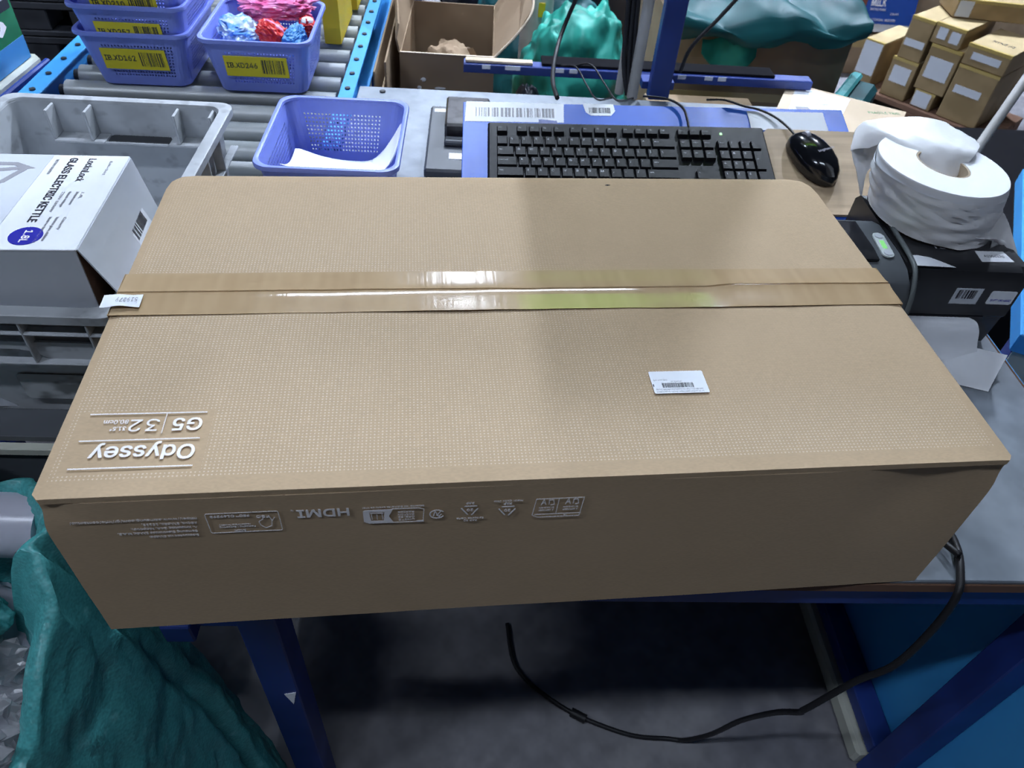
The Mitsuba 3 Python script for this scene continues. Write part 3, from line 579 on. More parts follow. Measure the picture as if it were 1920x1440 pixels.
# keyboard
kb = thing('keyboard', 'black computer keyboard with grey letters on the tilted blue tray', 'keyboard')
KB = TM @ mat(t=(-.0575, -.012, .0)); # local: x -.2265..2265 ; y -.078...078
part(kb, 'case', cat(cbox(-.2265, .2265, -.078, .078, .0012, .0125, .003)), 'key_plastic', M=KB)
rows = [.0555, .0290, .0055, -.0170, -.0395, -.0620]; u = .0191; x00 = -.213
legends = []; keyp = {}
def key(x, y, w, s=None, d=.0185):
    kk = (round(w, 4), round(d, 4))
    if kk not in keyp:
        a, b = w/2-.001, d/2-.001
        keyp[kk] = mikit.ply(trimesh.convex.convex_hull(np.array([(sx*a, sy*b, .0128) for sx in (-1, 1) for sy in (-1, 1)]+[(sx*(a-.0012), sy*(b-.0012)+.0004, .0185) for sx in (-1, 1) for sy in (-1, 1)])), 'key_plastic')
    part(kb, 'key', keyp[kk], None, M=KB @ mat(t=(x, y, 0)))
    if s:
        h = .0042 if len(s) == 1 else .0022
        m = meshkit.text_mesh(s, h, .0002); b0 = m.bounds; m.apply_translation((x-w/2+.0045-b0[0][0], y+.0012, .0186)); legends.append(m)
fx = [0]+[1.6+i for i in range(4)]+[5.9+i for i in range(4)]+[10.2+i for i in range(4)]
rowsdef = [[('Esc', 1)]+[(f'F{i}', 1) for i in range(1, 13)], [(c, 1) for c in '`1234567890-=']+[('Back', 2)], [('Tab', 1.5)]+[(c, 1) for c in 'QWERTYUIOP[]']+[('\\', 1.5)],
           [('CapsLock', 1.75)]+[(c, 1) for c in "ASDFGHJKL;'"]+[('Enter', 2.25)], [('Shift', 2.25)]+[(c, 1) for c in 'ZXCVBNM,./']+[('Shift', 2.75)], [('Ctrl', 1.25), ('Fn', 1.25), ('Alt', 1.25), (None, 6.25), ('Alt', 1.25), ('Fn', 1.25), ('Menu', 1.25), ('Ctrl', 1.25)]]
for r_, rd in enumerate(rowsdef):
    x = x00
    for i, (s, w) in enumerate(rd):
        if r_ == 0: xx = x00+fx[i]*u*15/14.2*.985
        else: xx = x
        key(xx+w*u/2, rows[r_], w*u, s, .0165 if r_ == 0 else .0212); x += w*u
nx = x00+15.3*u
for r_, n_ in ((0, 3), (1, 3), (2, 3), (5, 3)):
    for i in range(n_): key(nx+(i+.5)*u, rows[r_], u, [['PrtSc', 'ScrLk', 'Pause'], ['Ins', 'Home', 'PgUp'], ['Del', 'End', 'PgDn'], None, None, ['<', 'v', '>']][r_][i], .0165 if r_ == 0 else .0212)
key(nx+1.5*u, rows[4], u, '^', .0212)
px_ = nx+3.25*u
for r_, ss in ((1, ('Num', '/', '*', '-')), (2, '789'), (3, '456'), (4, '123')):
    for i, s in enumerate(ss): key(px_+(i+.5)*u*.95, rows[r_], u*.95, s, .0212)
key(px_+u*.95, rows[5], u*1.9, '0', .0212); key(px_+2.5*u*.95, rows[5], u*.95, '.', .0212); key(px_+3.5*u*.95, rows[2]-.0113, u*.95, '+', .0435); key(px_+3.5*u*.95, rows[4]-.0113, u*.95, None, .0435)
part(kb, 'legends', cat(*legends), 'carton_grey', M=KB, label='small grey printed key legends')
led = mikit.ply(box(-.002, .002, -.0025, .0025, .0125, .0132), 'indicator'); led['emitter'] = {'type': 'area', 'radiance': {'type': 'rgb', 'value': [.25, .9, .08]}}
part(kb, 'indicator_light', led, None, M=KB @ mat(t=(px_+.012, rows[0]+.003, 0)), label='lit green indicator')
# mouse
ms = thing('computer_mouse', 'glossy black computer mouse on the wood coloured board', 'computer mouse')
prof = [(-1, .02), (-.94, .34), (-.75, .68), (-.45, .92), (-.1, 1.0), (.25, .96), (.6, .86), (.85, .66), (.97, .42), (1.0, .05)]
hgt = [.006, .018, .029, .036, .0385, .037, .032, .025, .018, .007]
rings = []
for (t, w), h in zip(prof, hgt):
    a = np.linspace(0, 2*np.pi, 28, endpoint=False); X = .031*w*np.cos(a); S = np.sin(a); Z = np.where(S > 0, .004+(h-.004)*np.abs(S)**.75, .004+.003*S*min(1, w*2)); rings.append(np.stack([X, np.full(28, t*.0560), Z], 1))
MM = TM @ rot((0, 0, 20), (.236, -.010, .0055))
part(ms, 'shell', loft(np.array(rings)), 'gloss_black', True, M=MM)
part(ms, 'scroll_wheel', mv(trimesh.creation.cylinder(.008, .007, sections=20), rot((0, 90, 0), (0, .034, .028))), 'lilac_film', 40, M=MM)
lg = text('logitech', -.014, .014, 0, .0042, 0, .0004); v = lg.vertices.copy(); v[:, 2] += .0389-.0004-.0000*v[:, 0]**2*8; lg.vertices = v
part(ms, 'lettering', mv(lg, mat(t=(.004, -.012, 0))), 'lilac_film', M=MM)
mc = thing('mouse_cable', 'thin black cable running from the mouse over the back of the tray', 'cable')
def on_tray(pts): return (np.c_[np.array(pts), np.ones(len(pts))] @ TM.T)[:, :3]
part(mc, 'cord', tube(on_tray([(.218, .047, .014), (.212, .070, .010), (.198, .098, .006), (.175, .118, .004), (.150, .126, .004), (.12, .140, .004), (.10, .17, -.02)]), .0018), 'cable_black', True)
kc = thing('keyboard_cable', 'short black cable looping from the back of the keyboard to the blue post', 'cable')
part(kc, 'cord', tube(on_tray([(.045, .062, .012), (.046, .085, .010), (.043, .118, .006), (.020, .140, .004), (-.02, .146, .004)])[:5], .002), 'cable_black', True)

# ------------------------------------------------------------------ monitor post at the back
po = thing('monitor_post', 'upright blue steel post with a grey conduit at the back of the workbench', 'post')
part(po, 'post', cbox(.397, .441, 1.192, 1.22, .7502, 1.90, .002), 'frame_blue')
part(po, 'conduit', cyl((.362, 1.196, .752), (.362, 1.196, 1.9), .0115, 20), 'pvc_grey', 40)
part(po, 'clamp', cbox(.348, .396, 1.181, 1.212, 1.012, 1.040, .003), 'pvc_grey')
part(po, 'short_conduit', cyl((.337, 1.215, .752), (.337, 1.215, .90), .010, 16), 'pvc_grey', 40)
mo = thing('computer_monitor', 'computer monitor mounted on the blue post above the keyboard tray', 'monitor')
part(mo, 'housing', cbox(.070, .705, 1.118, 1.15, 1.365, 1.695, .004), 'black_plastic'); part(mo, 'bracket', cbox(.39, .47, 1.15, 1.1915, 1.46, 1.56, .002), 'dark_steel')
def emit(mesh, rgb):
    d = mikit.ply(mesh, 'gloss_black'); d['emitter'] = {'type': 'area', 'radiance': {'type': 'rgb', 'value': list(rgb)}}; return d
part(mo, 'screen', emit(box(.163, .697, 1.1172, 1.1178, 1.385, 1.578), (.25, .28, .10)), None)
part(mo, 'side_panel', box(.078, .162, 1.1172, 1.1178, 1.385, 1.688), 'gloss_black'); part(mo, 'title_area', emit(box(.163, .697, 1.1172, 1.1178, 1.579, 1.688), (.95, 2.5, .16)), None)
def cord(name, label, pts, r, m='cable_black'):
    k = thing(name, label, 'cable'); part(k, 'cord', tube(pts, r), m, True); return k
cord('power_cable', 'thick black cable rising from the back of the tray across the green sack', [(.166, .885, .878), (.170, 1.02, .852), (.185, 1.16, .842), (.205, 1.24, .87), (.235, 1.24, .955), (.28, 1.23, 1.05), (.33, 1.21, 1.3)], .0042)
cord('power_cable', 'thick black cable slanting from the blue post up to the right', [(.462, 1.225, .80), (.475, 1.225, .853), (.52, 1.225, .915), (.555, 1.225, .97), (.59, 1.22, 1.06), (.63, 1.2, 1.2)], .0042)
for i, (dx, lb) in enumerate(((0, 'black cable hanging down left of the grey conduit, outermost of the bundle'), (.010, 'black cable hanging down left of the grey conduit, middle of the bundle'), (.019, 'black cable hanging down close beside the grey conduit'))):
    cord('signal_cable', lb, [(.352+dx*.2, 1.20, .756), (.335+dx, 1.205, .82), (.327+dx, 1.205, .90), (.322+dx, 1.205, .98), (.322+dx, 1.205, 1.05), (.33+dx, 1.205, 1.4)], .0052)
cord('thin_cable', 'thin black cable curving from the shelf bar down to the tray, left one', [(.21, 1.250, .79), (.235, 1.20, .808), (.252, 1.13, .80), (.258, 1.02, .82), (.262, .90, .876)], .0018)
cord('thin_cable', 'thin black cable curving from the shelf bar down to the tray, right one', [(.235, 1.250, .79), (.265, 1.20, .815), (.288, 1.13, .805), (.296, 1.02, .82), (.300, .90, .877)], .0018)

# ------------------------------------------------------------------ small devices left of the tray
dv = thing('desk_scale', 'flat grey device with a dark block left of the keyboard tray', 'scale')
part(dv, 'base', cbox(-.060, .06, .82, 1.075, .7505, .768, .004), 'device_grey'); part(dv, 'block', cbox(-.028, .055, .93, 1.05, .7685, .800, .004), 'device_dark')
part(dv, 'block', cbox(-.028, .055, .905, .928, .7685, .779, .003), 'device_grey'); part(dv, 'sticker', box(-.018, .010, .860, .882, .7682, .7688), 'paper', label='small white sticker')
part(dv, 'sticker', box(-.052, -.030, 1.045, 1.060, .7682, .7688), 'carton_grey')

# ------------------------------------------------------------------ label printer, roll and paper
pr = thing('label_printer', 'black label printer with worn stickers on the right side of the workbench', 'printer')
bod = Polygon([(.428, .7505), (.425, .770), (.422, .800), (.4175, .805), (.4175, .855), (.421, .870), (.432, .878), (.60, .878), (.61, .868), (.612, .7505)])
YZ = np.array([[0, 0, 1], [1, 0, 0], [0, 1, 0]], float)   # (a, b, c) -> x=c, y=a, z=b
part(pr, 'body', mv(prism(bod, 0, .168), mat(YZ, (.597, 0, 0))), 'printer_black', 35)
part(pr, 'cover', mv(prism(Polygon([(.4155, .812), (.4155, .860), (.420, .876), (.435, .8815), (.59, .8815), (.59, .879), (.433, .8785), (.4210, .8705), (.4172, .812)]), 0, .15), mat(YZ, (.603, 0, 0))), 'printer_black', 35)
sp = Polygon([(.398, .7505), (.386, .790), (.383, .820), (.388, .848), (.400, .866), (.420, .876), (.450, .880), (.520, .879), (.540, .872), (.548, .855), (.552, .7505)])
part(pr, 'side_housing', mv(prism(sp, 0, .104), mat(YZ, (.490, 0, 0))), 'printer_grey', 35, label='dark grey rounded side housing')
part(pr, 'window', mv(prism(Polygon([(.430, .8790), (.452, .8810), (.520, .8800), (.520, .8830), (.452, .8845), (.430, .8825)]), 0, .058), mat(YZ, (.500, 0, 0))), 'gloss_black', 30, label='glossy dark window')
PI_ = rot((1, 0, -3), (.5765, .4650, .8805))
pn = part(pr, 'indicator_panel', prism(rrect(.016, .056, .008), 0, .002), 'indicator', M=PI_, label='pale oval button panel')
for yy in (-.0195, .0195): part(pn, 'button', mv(trimesh.creation.cylinder(.0055, .001, sections=20), mat(t=(0, yy, .0026))), 'carton_grey', M=PI_)
gl = emit(box(-.003, .003, -.009, .009, .002, .0026), (.25, .75, .25)); part(pn, 'light', gl, None, M=PI_)
part(pr, 'sticker', prism([(.604, .420), (.657, .419), (.640, .433), (.630, .440), (.615, .444), (.606, .443)], 0, .0004), 'paper', M=mat(t=(0, 0, .8816)), label='torn white sticker')
st = part(pr, 'sticker', prism([(.700, .434), (.746, .436), (.742, .460), (.702, .459)], 0, .0004), 'carton_white', M=mat(t=(0, 0, .8816)), label='pale sticker with a black line'); part(st, 'lettering', text('A1056420', .709, .737, .445, .005, .0004, .0002), 'dark_ink', M=mat(t=(0, 0, .8816)))
XZ = np.array([[1, 0, 0], [0, 0, -1], [0, 1, 0]], float)
st = part(pr, 'sticker', prism(sbox(.672, .826, .710, .852), 0, .0004), 'carton_grey', M=mat(XZ, (0, .4153, 0)), label='worn barcode sticker'); part(st, 'barcode', bars(.677, .704, .835, .849, .0004, 10, 2), 'dark_ink', M=mat(XZ, (0, .4153, 0)))
st = part(pr, 'sticker', prism(rrect(.036, .022, .003, .741, .838), 0, .0004), 'paper', M=mat(XZ, (0, .4153, 0)), label='white sticker with blue print'); part(st, 'lettering', text('SUPT ON HAND', .727, .756, .832, .0035, .0004, .0002, True), 'blue_ink', M=mat(XZ, (0, .4153, 0)))
part(pr, 'slot', cbox(.605, .735, .4165, .4195, .7995, .8045, .001), 'gloss_black')
part(pr, 'lettering', text('TSC', .645, .675, .462, .008, .8816, .0004, True), 'grey_ink')
pa = thing('label_strip', 'blank white label strip curling out of the black printer onto the workbench', 'paper')
sx = np.linspace(0, 1, 4); prof = spline([(.4155, .802), (.402, .806), (.392, .798), (.383, .776), (.370, .7600), (.345, .7525)], 5)
g = np.zeros((4, len(prof), 3)); g[..., 0] = .606+.108*sx[:, None]+.02*(np.linspace(0, 1, len(prof))**1.5)[None]; g[..., 1] = prof[None, :, 0]-.012*sx[:, None]*0; g[..., 2] = prof[None, :, 1]
part(pa, 'strip', sheet(g, .0005), 'paper', True)
g2 = np.zeros((6, 6, 3)); a_ = np.linspace(0, 1, 6); p0, p1, p2 = np.array([.640, .350, .7515]), np.array([.722, .322, .7515]), np.array([.763, .372, .772])
g2[:] = p0+(p1-p0)*a_[:, None, None]+(p2-p1)*a_[None, :, None]; g2[..., 2] = .7515+.022*a_[None]**1.5
part(pa, 'folded_end', sheet(g2, .0005), 'paper', True)
ro = thing('film_roll', 'white roll of wrapping film with loose film tucked into its core standing on the printer', 'roll')
RC = np.array([.655, .540]); n_ = 64; A = np.arange(n_)*2*np.pi/n_
def rring(cx, cy, r, z, tilt=0., ph=0., w=0.): 
    rr_ = r*(1+w*np.sin(3*A+ph)+.6*w*np.sin(7*A+2*ph)); return np.stack([cx+rr_*np.cos(A), cy+rr_*np.sin(A), z-tilt*np.cos(A)], 1)
rg = [rring(*RC, .0365, .8985), rring(*RC, .0365, .9640, .004), rring(*RC, .0855, .9640, .004), rring(*RC, .0865, .962, .004), rring(RC[0]+.005, RC[1], .0862, .945, .003), rring(RC[0]+.012, RC[1]+.002, .084, .925, .001), rring(RC[0]+.018, RC[1]+.003, .082, .8985)]
part(ro, 'film', loft(rg, False, False), 'roll_white', 40)
part(ro, 'core', loft([rring(*RC, .0362, .8990), rring(*RC, .0362, .9635, .004), rring(*RC, .0335, .9635, .004), rring(*RC, .0335, .8990)], False, False), 'core_brown', 40, label='brown cardboard core')
wr = []
for t in np.linspace(0, 1, 19):
    z = .9535-.0695*t; pp = np.stack([np.cos(A)*1.3, np.sin(A)*1.3, np.full(n_, t*2.2)+.35*np.cos(A-.6)], 1)
    k_ = .0885+.010*(meshkit.fbm(pp*2.0, 3, 4)-.5)+.007*(np.abs(meshkit.noise(pp*np.array([1.5, 1.5, 3.2]), 8)-.5)-.25)-.003*t
    wr.append(np.stack([RC[0]+.020*t+k_*np.cos(A), RC[1]+.004*t+k_*np.sin(A), z-.004*np.cos(A)], 1))
part(ro, 'loose_wrap', loft(wr, False, False), 'film_white', True, label='loose white film sagging around the roll')
g = np.zeros((14, 10, 3)); a_ = np.linspace(0, 1, 14); b_ = np.linspace(0, 1, 10)
P0 = spline([(.712, .500, .935), (.740, .492, .915), (.757, .482, .892), (.772, .462, .865), (.786, .448, .835)], 4)[np.linspace(0, 16, 14).astype(int)]
P1 = spline([(.660, .470, .905), (.700, .462, .896), (.735, .475, .886), (.768, .480, .872), (.795, .465, .835)], 4)[np.linspace(0, 16, 14).astype(int)]
g = P0[:, None]*(1-b_)[None, :, None]+P1[:, None]*b_[None, :, None]; g[..., 2] += .006*np.sin(b_[None]*6+a_[:, None]*3)
part(ro, 'film_tail', sheet(g, .0008), 'film_white', True, label='tail of white film hanging over the printer edge')
# film pulled from the left side over the top and into the core
A0 = spline([(.575, .636, .930), (.583, .659, .955), (.604, .650, .972), (.668, .640, .980), (.708, .628, .976), (.733, .608, .968)], 5)
A1 = spline([(.590, .618, .945), (.594, .620, .968), (.610, .612, .972), (.660, .604, .978), (.700, .592, .976), (.722, .580, .970)], 5)
A2 = spline([(.606, .592, .962), (.612, .585, .968), (.630, .572, .968), (.662, .566, .972), (.688, .562, .972), (.704, .558, .969)], 5)
A3 = spline([(.630, .552, .945), (.634, .545, .940), (.645, .540, .935), (.660, .536, .935), (.674, .538, .936), (.682, .543, .938)], 5)
b_ = np.linspace(0, 1, 14); ctl = np.stack([A0, A1, A2, A3]); g = np.stack([spline(ctl[:, i], 5) for i in range(len(A0))]); g += .011*(np.stack([meshkit.fbm(g*38+k_*7, 3) for k_ in range(3)], -1)-.5)*np.array([.5, .5, 1])
part(ro, 'tucked_film', sheet(g, .0008), 'film_white', True, label='loose white film folded over the top into the core')
A0 = spline([(.575, .636, .930), (.583, .659, .955), (.604, .650, .972), (.640, .645, .974)], 5); a_ = np.linspace(0, 1, 9)
g = A0[:, None]+a_[None, :, None]*(np.array([.026, -.016, -.050])[None, None]+np.array([0, -.02, -.006])*np.linspace(1, 0, len(A0))[:, None, None]); g += .006*(meshkit.fbm(g*40, 3)-.5)[..., None]
part(ro, 'hanging_film', sheet(g, .0008), 'film_white', True, label='white film hanging over the far left side')
cord('printer_cable', 'grey cable crossing over the label printer in front of the film roll', [(.628, .625, .845), (.616, .60, .868), (.606, .550, .885), (.603, .495, .886), (.598, .430, .887), (.5945, .400, .880), (.592, .378, .845), (.588, .372, .79), (.583, .366, .7555), (.55, .35, .7545)], .0032, 'cable_grey')
# kraft mailer with paper on the back right of the workbench
km = thing('kraft_sheet', 'flat kraft carton with a white delivery note behind the mouse', 'cardboard')
KMs = rot((-4.0, 0, 0), (0, 0, 0))
pl = Polygon([(.655, 1.05), (.670, 1.165), (.735, 1.300), (.748, 1.306), (.965, 1.182), (.86, 1.00), (.70, .98)])
part(km, 'board', mv(prism(pl, .7508, .7565), mat()), 'kraft_light')
nt = part(km, 'note', prism([(.690, 1.150), (.745, 1.275), (.765, 1.280), (.857, 1.232), (.790, 1.115), (.72, 1.110)], .7566, .7571), 'paper', label='white delivery note')
part(nt, 'print', cat(box(.715, .745, 1.165, 1.180, .7571, .7573), *[box(.760, .815, 1.195+.012*i, 1.197+.012*i, .7571, .7573) for i in range(4)]), 'grey_ink')
part(km, 'lettering', text('FRAGILE TKKI', .875, .945, 1.165, .010, .7565, .0003), 'green_print')

# ------------------------------------------------------------------ things on the floor behind
def open_carton():
    k = thing('open_carton', 'open brown carton with flared flaps behind the workbench, dark packing waste inside', 'cardboard box')
    M = rot((0, 0, -1), (-.152, 1.42, 0))
    w, d, h = .222, .36, .735
    part(k, 'body', cat(box(0, w, 0, .004, 0, h), box(0, w, d-.004, d, 0, h), box(0, .004, .004, d-.004, 0, h), box(w-.004, w, .004, d-.004, 0, h), box(.004, w-.004, .004, d-.004, .02, .03)), 'kraft_dark', M=M)
    f1 = np.array([[[w, 0, h], [w+.055, .02, h+.055], [w+.085, .06, h+.095]], [[w, d*.5, h], [w+.06, d*.45, h+.075], [w+.075, d*.4, h+.125]], [[w, d, h], [w+.05, d, h+.08], [w+.05, d, h+.15]]])
    part(k, 'side_flap', sheet(f1, .004), 'kraft_dark', M=M)
    f2 = np.array([[[0, 0, h], [-.006, .0, h+.03], [.0, .01, h+.06]], [[0, d*.5, h], [-.02, d*.5, h+.07], [-.02, d*.5, h+.13]], [[0, d, h], [-.02, d, h+.08], [-.02, d, h+.16]]])
    part(k, 'side_flap', sheet(f2, .004), 'kraft_dark', M=M)
    f3 = np.array([[[-.01, d, h], [-.01, d+.03, h+.12]], [[w+.04, d, h+.04], [w+.04, d+.03, h+.16]]]); part(k, 'back_flap', sheet(f3, .004), 'kraft_dark', M=M)
    part(k, 'front_edge', cbox(-.001, w+.001, -.001, .005, h, h+.0015, .0003), 'kraft_edge', M=M)
    part(k, 'edge_strip', tube([(w, 0, h), (w+.055, .02, h+.055), (w+.085, .06, h+.095), (w+.078, .15, h+.125), (w+.05, d, h+.15)], .0028, 6), 'kraft_edge', M=M)
    part(k, 'tape_glint', blob((.055, -.0015, .675), (.006, .0006, .005), 1, .3, 2, sub=2), 'film_white', True, M=M)
    part(k, 'tape_glint', blob((.045, -.0015, .655), (.005, .0006, .005), 2, .3, 2, sub=2), 'film_white', True, M=M)
    part(k, 'tape_glint', blob((.095, -.0015, .656), (.014, .0006, .003), 3, .3, 2, sub=2), 'film_white', True, M=M)
    w_ = thing('packing_waste', 'dark crumpled packing paper inside the open brown carton', 'paper', kind='thing'); part(w_, 'clump', blob((-.035, 1.60, .60), (.085, .12, .09), 7, .25, 3, sub=4), 'kraft_dark', True)
    part(w_, 'strip', sheet(np.array([[[.005+.012*math.sin(t*2), 1.50-.03*t, .66+.05*t], [.020+.012*math.sin(t*2), 1.505-.03*t, .66+.05*t]] for t in np.linspace(0, 1.6, 10)]), .001), 'kraft_light', True, label='pale curled strip')
open_carton()
fc = [('flat_carton', 'folded brown carton sheet standing between the conveyor and the open carton, nearest the conveyor', -.205, -.196, 1.27, 1.95, .69, 3), ('flat_carton', 'folded brown carton sheet standing against the open carton', -.183, -.170, 1.30, 1.98, .70, 4)]
for nm, lb, x0, x1, y0, y1, h, dg in fc:
    k = thing(nm, lb, 'cardboard'); part(k, 'sheet', cbox(x0, x0+.004, y0, y1, 0, h, .001), 'kraft'); part(k, 'sheet', cbox(x0+.006, x0+.010, y0+.02, y1, 0, h+.05, .001), 'kraft_dark')
wp = thing('conduit', 'thin grey pipe standing between the conveyor rail and the workbench', 'pipe'); part(wp, 'pipe', cyl((-.205, 1.225, 0), (-.205, 1.25, .70), .007), 'pvc_grey', 40)
def sack(name, label, c, r, seed, mt, amp=.16, f=2.2, e=(0, 0, 0), extra=None, pw=.75, catg='sack'):
    k = thing(name, label, catg); m = blob((0, 0, 0), r, seed, amp, f, (0, 0, 0), 5, pw); v = m.vertices.copy()
    cr = np.abs(meshkit.noise(v*np.array([14, 14, 22])+seed, seed)-.5); v += m.vertex_normals*((cr-.25)*.018)[:, None]; m.vertices = v; m = mv(m, rot(e, c)); v = m.vertices.copy(); v[:, 2] = np.maximum(v[:, 2], .001+.01*meshkit.noise(v*20)); m.vertices = v
    part(k, 'bag', m, mt, True); return k
sack('woven_sack', 'bright green woven sack bulging behind the shelf bar left of the blue post', (.30, 1.70, .36), (.165, .21, .42), 11, 'woven_bright')
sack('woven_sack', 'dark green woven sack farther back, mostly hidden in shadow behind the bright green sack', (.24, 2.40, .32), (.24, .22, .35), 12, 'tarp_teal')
sack('plastic_bag', 'shiny black plastic bag between the open carton and the bright green sack', (.150, 1.405, .34), (.045, .065, .345), 13, 'black_bag', .1, 2.2, catg='bag')
bp = thing('black_tarpaulin', 'dark navy tarpaulin heap far behind the green sacks', 'tarpaulin'); part(bp, 'heap', blob((.42, 3.00, .38), (.55, .30, .42), 41, .2, 2.4, (0, 0, 0), 4, .6), 'black_bag', True)
bt = thing('bottle', 'translucent grey jug with an orange cap patch behind the open carton', 'bottle'); part(bt, 'body', mv(lathe([(.001, 0), (.045, 0), (.048, .02), (.048, .70), (.04, .74), (.02, .77), (.018, .80), (.001, .80)], 24), mat(t=(.205, 1.98, 0))), 'pvc_grey', 40); part(bt, 'patch', cbox(.205, .225, 1.93, 1.9335, .66, .70, .001), 'yellow_box')
ct2 = thing('large_carton', 'large brown carton under the teal tarpaulin behind the right of the workbench', 'cardboard box')
part(ct2, 'body', cbox(.575, 1.075, 1.75, 2.35, .0, .705, .003), 'kraft_dark')
part(ct2, 'tape', cbox(.576, 1.074, 1.7485, 1.7498, .52, .545, .0003), 'packing_tape')
lo = thing('low_carton', 'low brown carton with a pale label just behind the workbench right of the blue post', 'cardboard box'); part(lo, 'body', cbox(.50, .80, 1.40, 1.68, 0, .560, .003), 'kraft'); part(lo, 'label', cbox(.56, .61, 1.3985, 1.3998, .50, .53, .0003), 'carton_white'); part(lo, 'tape', cbox(.501, .56, 1.3985, 1.3998, .30, .555, .0003), 'packing_tape')
tp_ = thing('tarpaulin', 'teal tarpaulin draped in folds over the large brown carton', 'tarpaulin')
nx_, ny_ = 60, 44; gx, gy = np.meshgrid(np.linspace(.560, 1.085, nx_), np.linspace(0, 1, ny_), indexing='ij')
hang = .018+.035*meshkit.noise(np.stack([gx*9, gx*0, gx*0], -1))+.012*np.sin((gx-.55)*9); yy = np.where(gy < .3, 1.735-.03*np.sin(gy*9), 1.74+(gy-.3)*.9); drop = np.clip((.3-gy)/.3, 0, 1)
zz = .712-drop*hang+.10*np.clip(gy-.3, 0, 1)+.07*meshkit.fbm(np.stack([gx*6, gy*5, gx*0], -1), 3)+.035*np.abs(np.sin(gx*11+gy*7))*(1-drop)
yy = yy-.02*np.abs(np.sin(gx*17+gy*4))*drop-.012
part(tp_, 'sheet', sheet(np.stack([gx, yy, zz], -1)[:, ::-1], .003), 'tarp_teal', True)
g = np.zeros((10, 10, 3)); g[..., 0] = np.linspace(.640, .80, 10)[:, None]; t_ = np.linspace(0, 1, 10); g[..., 2] = .700-(.08*np.abs(np.sin(np.linspace(.4, 2.6, 10))))[:, None]*t_[None]; g[..., 1] = 1.725-.015*np.sin(g[..., 0]*60)-.02*t_[None]
part(tp_, 'torn_corner', sheet(g, .002), 'woven_bright', True, label='brighter green torn corner')
tb = thing('teal_bundle', 'folded teal fabric bundle in front of the stacked parcels', 'fabric'); part(tb, 'fold', mv(cbox(-.045, .045, -.13, .11, 0, .570, .015), rot((0, 0, -34), (1.130, 1.735, 0))), 'tarp_teal'); part(tb, 'fold', mv(cbox(-.044, -.010, -.13, .11, .572, .588, .007), rot((0, 0, -34), (1.130, 1.735, 0))), 'woven_green')
pc = thing('drink_carton', 'blue printed drink carton with a cup picture behind the tarpaulin', 'cardboard box')
CM = rot((-18, 0, -1), (1.82, 3.37, .206)) @ np.diag([1.6, 1.6, 1.6, 1.]); part(pc, 'body', cbox(0, .20, 0, .22, 0, .16, .002), 'carton_white', M=CM)
fr = part(pc, 'front_print', cbox(.008, .20, -.0016, -.0004, .022, .16, .0003), 'poster_blue', M=CM)
CX = CM @ mat(XZ, (0, -.0017, 0))
part(fr, 'cup_picture', prism([(.024, .048), (.042, .046), (.052, .12), (.020, .12)], 0, .0005), 'poster_brown', M=CX); part(fr, 'lettering', cat(text('MILK', .060, .105, .070, .020, 0, .0005, True), text('INSTANT DRINK', .060, .108, .058, .006, 0, .0005), text('TRADITIONAL RECIPE', .045, .145, .030, .006, 0, .0005), text('25x21G', .125, .150, .048, .006, 0, .0005)), 'white_ink', M=CX)
pb = thing('support_carton', 'brown carton under the blue drink carton', 'cardboard box'); part(pb, 'body', cbox(1.46, 2.10, 3.37, 3.8, 0, .19, .003), 'kraft_dark'); part(pb, 'tape', cbox(1.461, 2.099, 3.3685, 3.3698, .13, .17, .0003), 'packing_tape')

# parcels: a wall running away to the right, turned about 33 degrees
def parcel(cx, cy, z, w, d, h, rz, label, lab=(0.5, .5, .5, .4), lettering=None):
    k = thing('parcel', label, 'cardboard box', 'stacked brown parcels'); M = rot((0, 0, rz), (cx, cy, z))
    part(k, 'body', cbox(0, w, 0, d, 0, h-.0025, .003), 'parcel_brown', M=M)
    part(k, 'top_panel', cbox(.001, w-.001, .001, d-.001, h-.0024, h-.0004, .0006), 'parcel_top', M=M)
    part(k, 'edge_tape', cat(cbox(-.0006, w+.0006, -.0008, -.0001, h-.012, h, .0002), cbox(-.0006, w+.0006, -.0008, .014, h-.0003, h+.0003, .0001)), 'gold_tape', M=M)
    x, y_, lw, lh = lab
    part(k, 'label', cbox(w*x-lw*w/2, w*x+lw*w/2, -.0014, -.0004, h*y_-lh*h/2, h*y_+lh*h/2, .0002), 'carton_grey', M=M)
    if lettering: part(k, 'lettering', text(lettering, .05, .14, .10, .022, h, .0005), 'dark_ink', M=M)
    return k
RZP = -50
ca, sa = math.cos(math.radians(RZP)), math.sin(math.radians(RZP))
def at_(o, t): return (o[0]+ca*t, o[1]+sa*t)
O_ = (1.827, 2.936)
plt_ = thing('wooden_pallet', 'dark low pallet under the stacked parcels at the right', 'pallet')
PM = mat(R.from_euler('z', RZP, degrees=True).as_matrix(), (O_[0], O_[1], 0))
for k_ in range(4): part(plt_, 'deck_board', cbox(-.12, .56, -.02+.09*k_, .06+.09*k_, .075, .098, .002), 'edge_brown', M=PM)
for k_ in range(3): part(plt_, 'bearer', cbox(-.12+.295*k_, -.03+.295*k_, -.02, .33, .0, .0745, .002), 'edge_brown', M=PM)
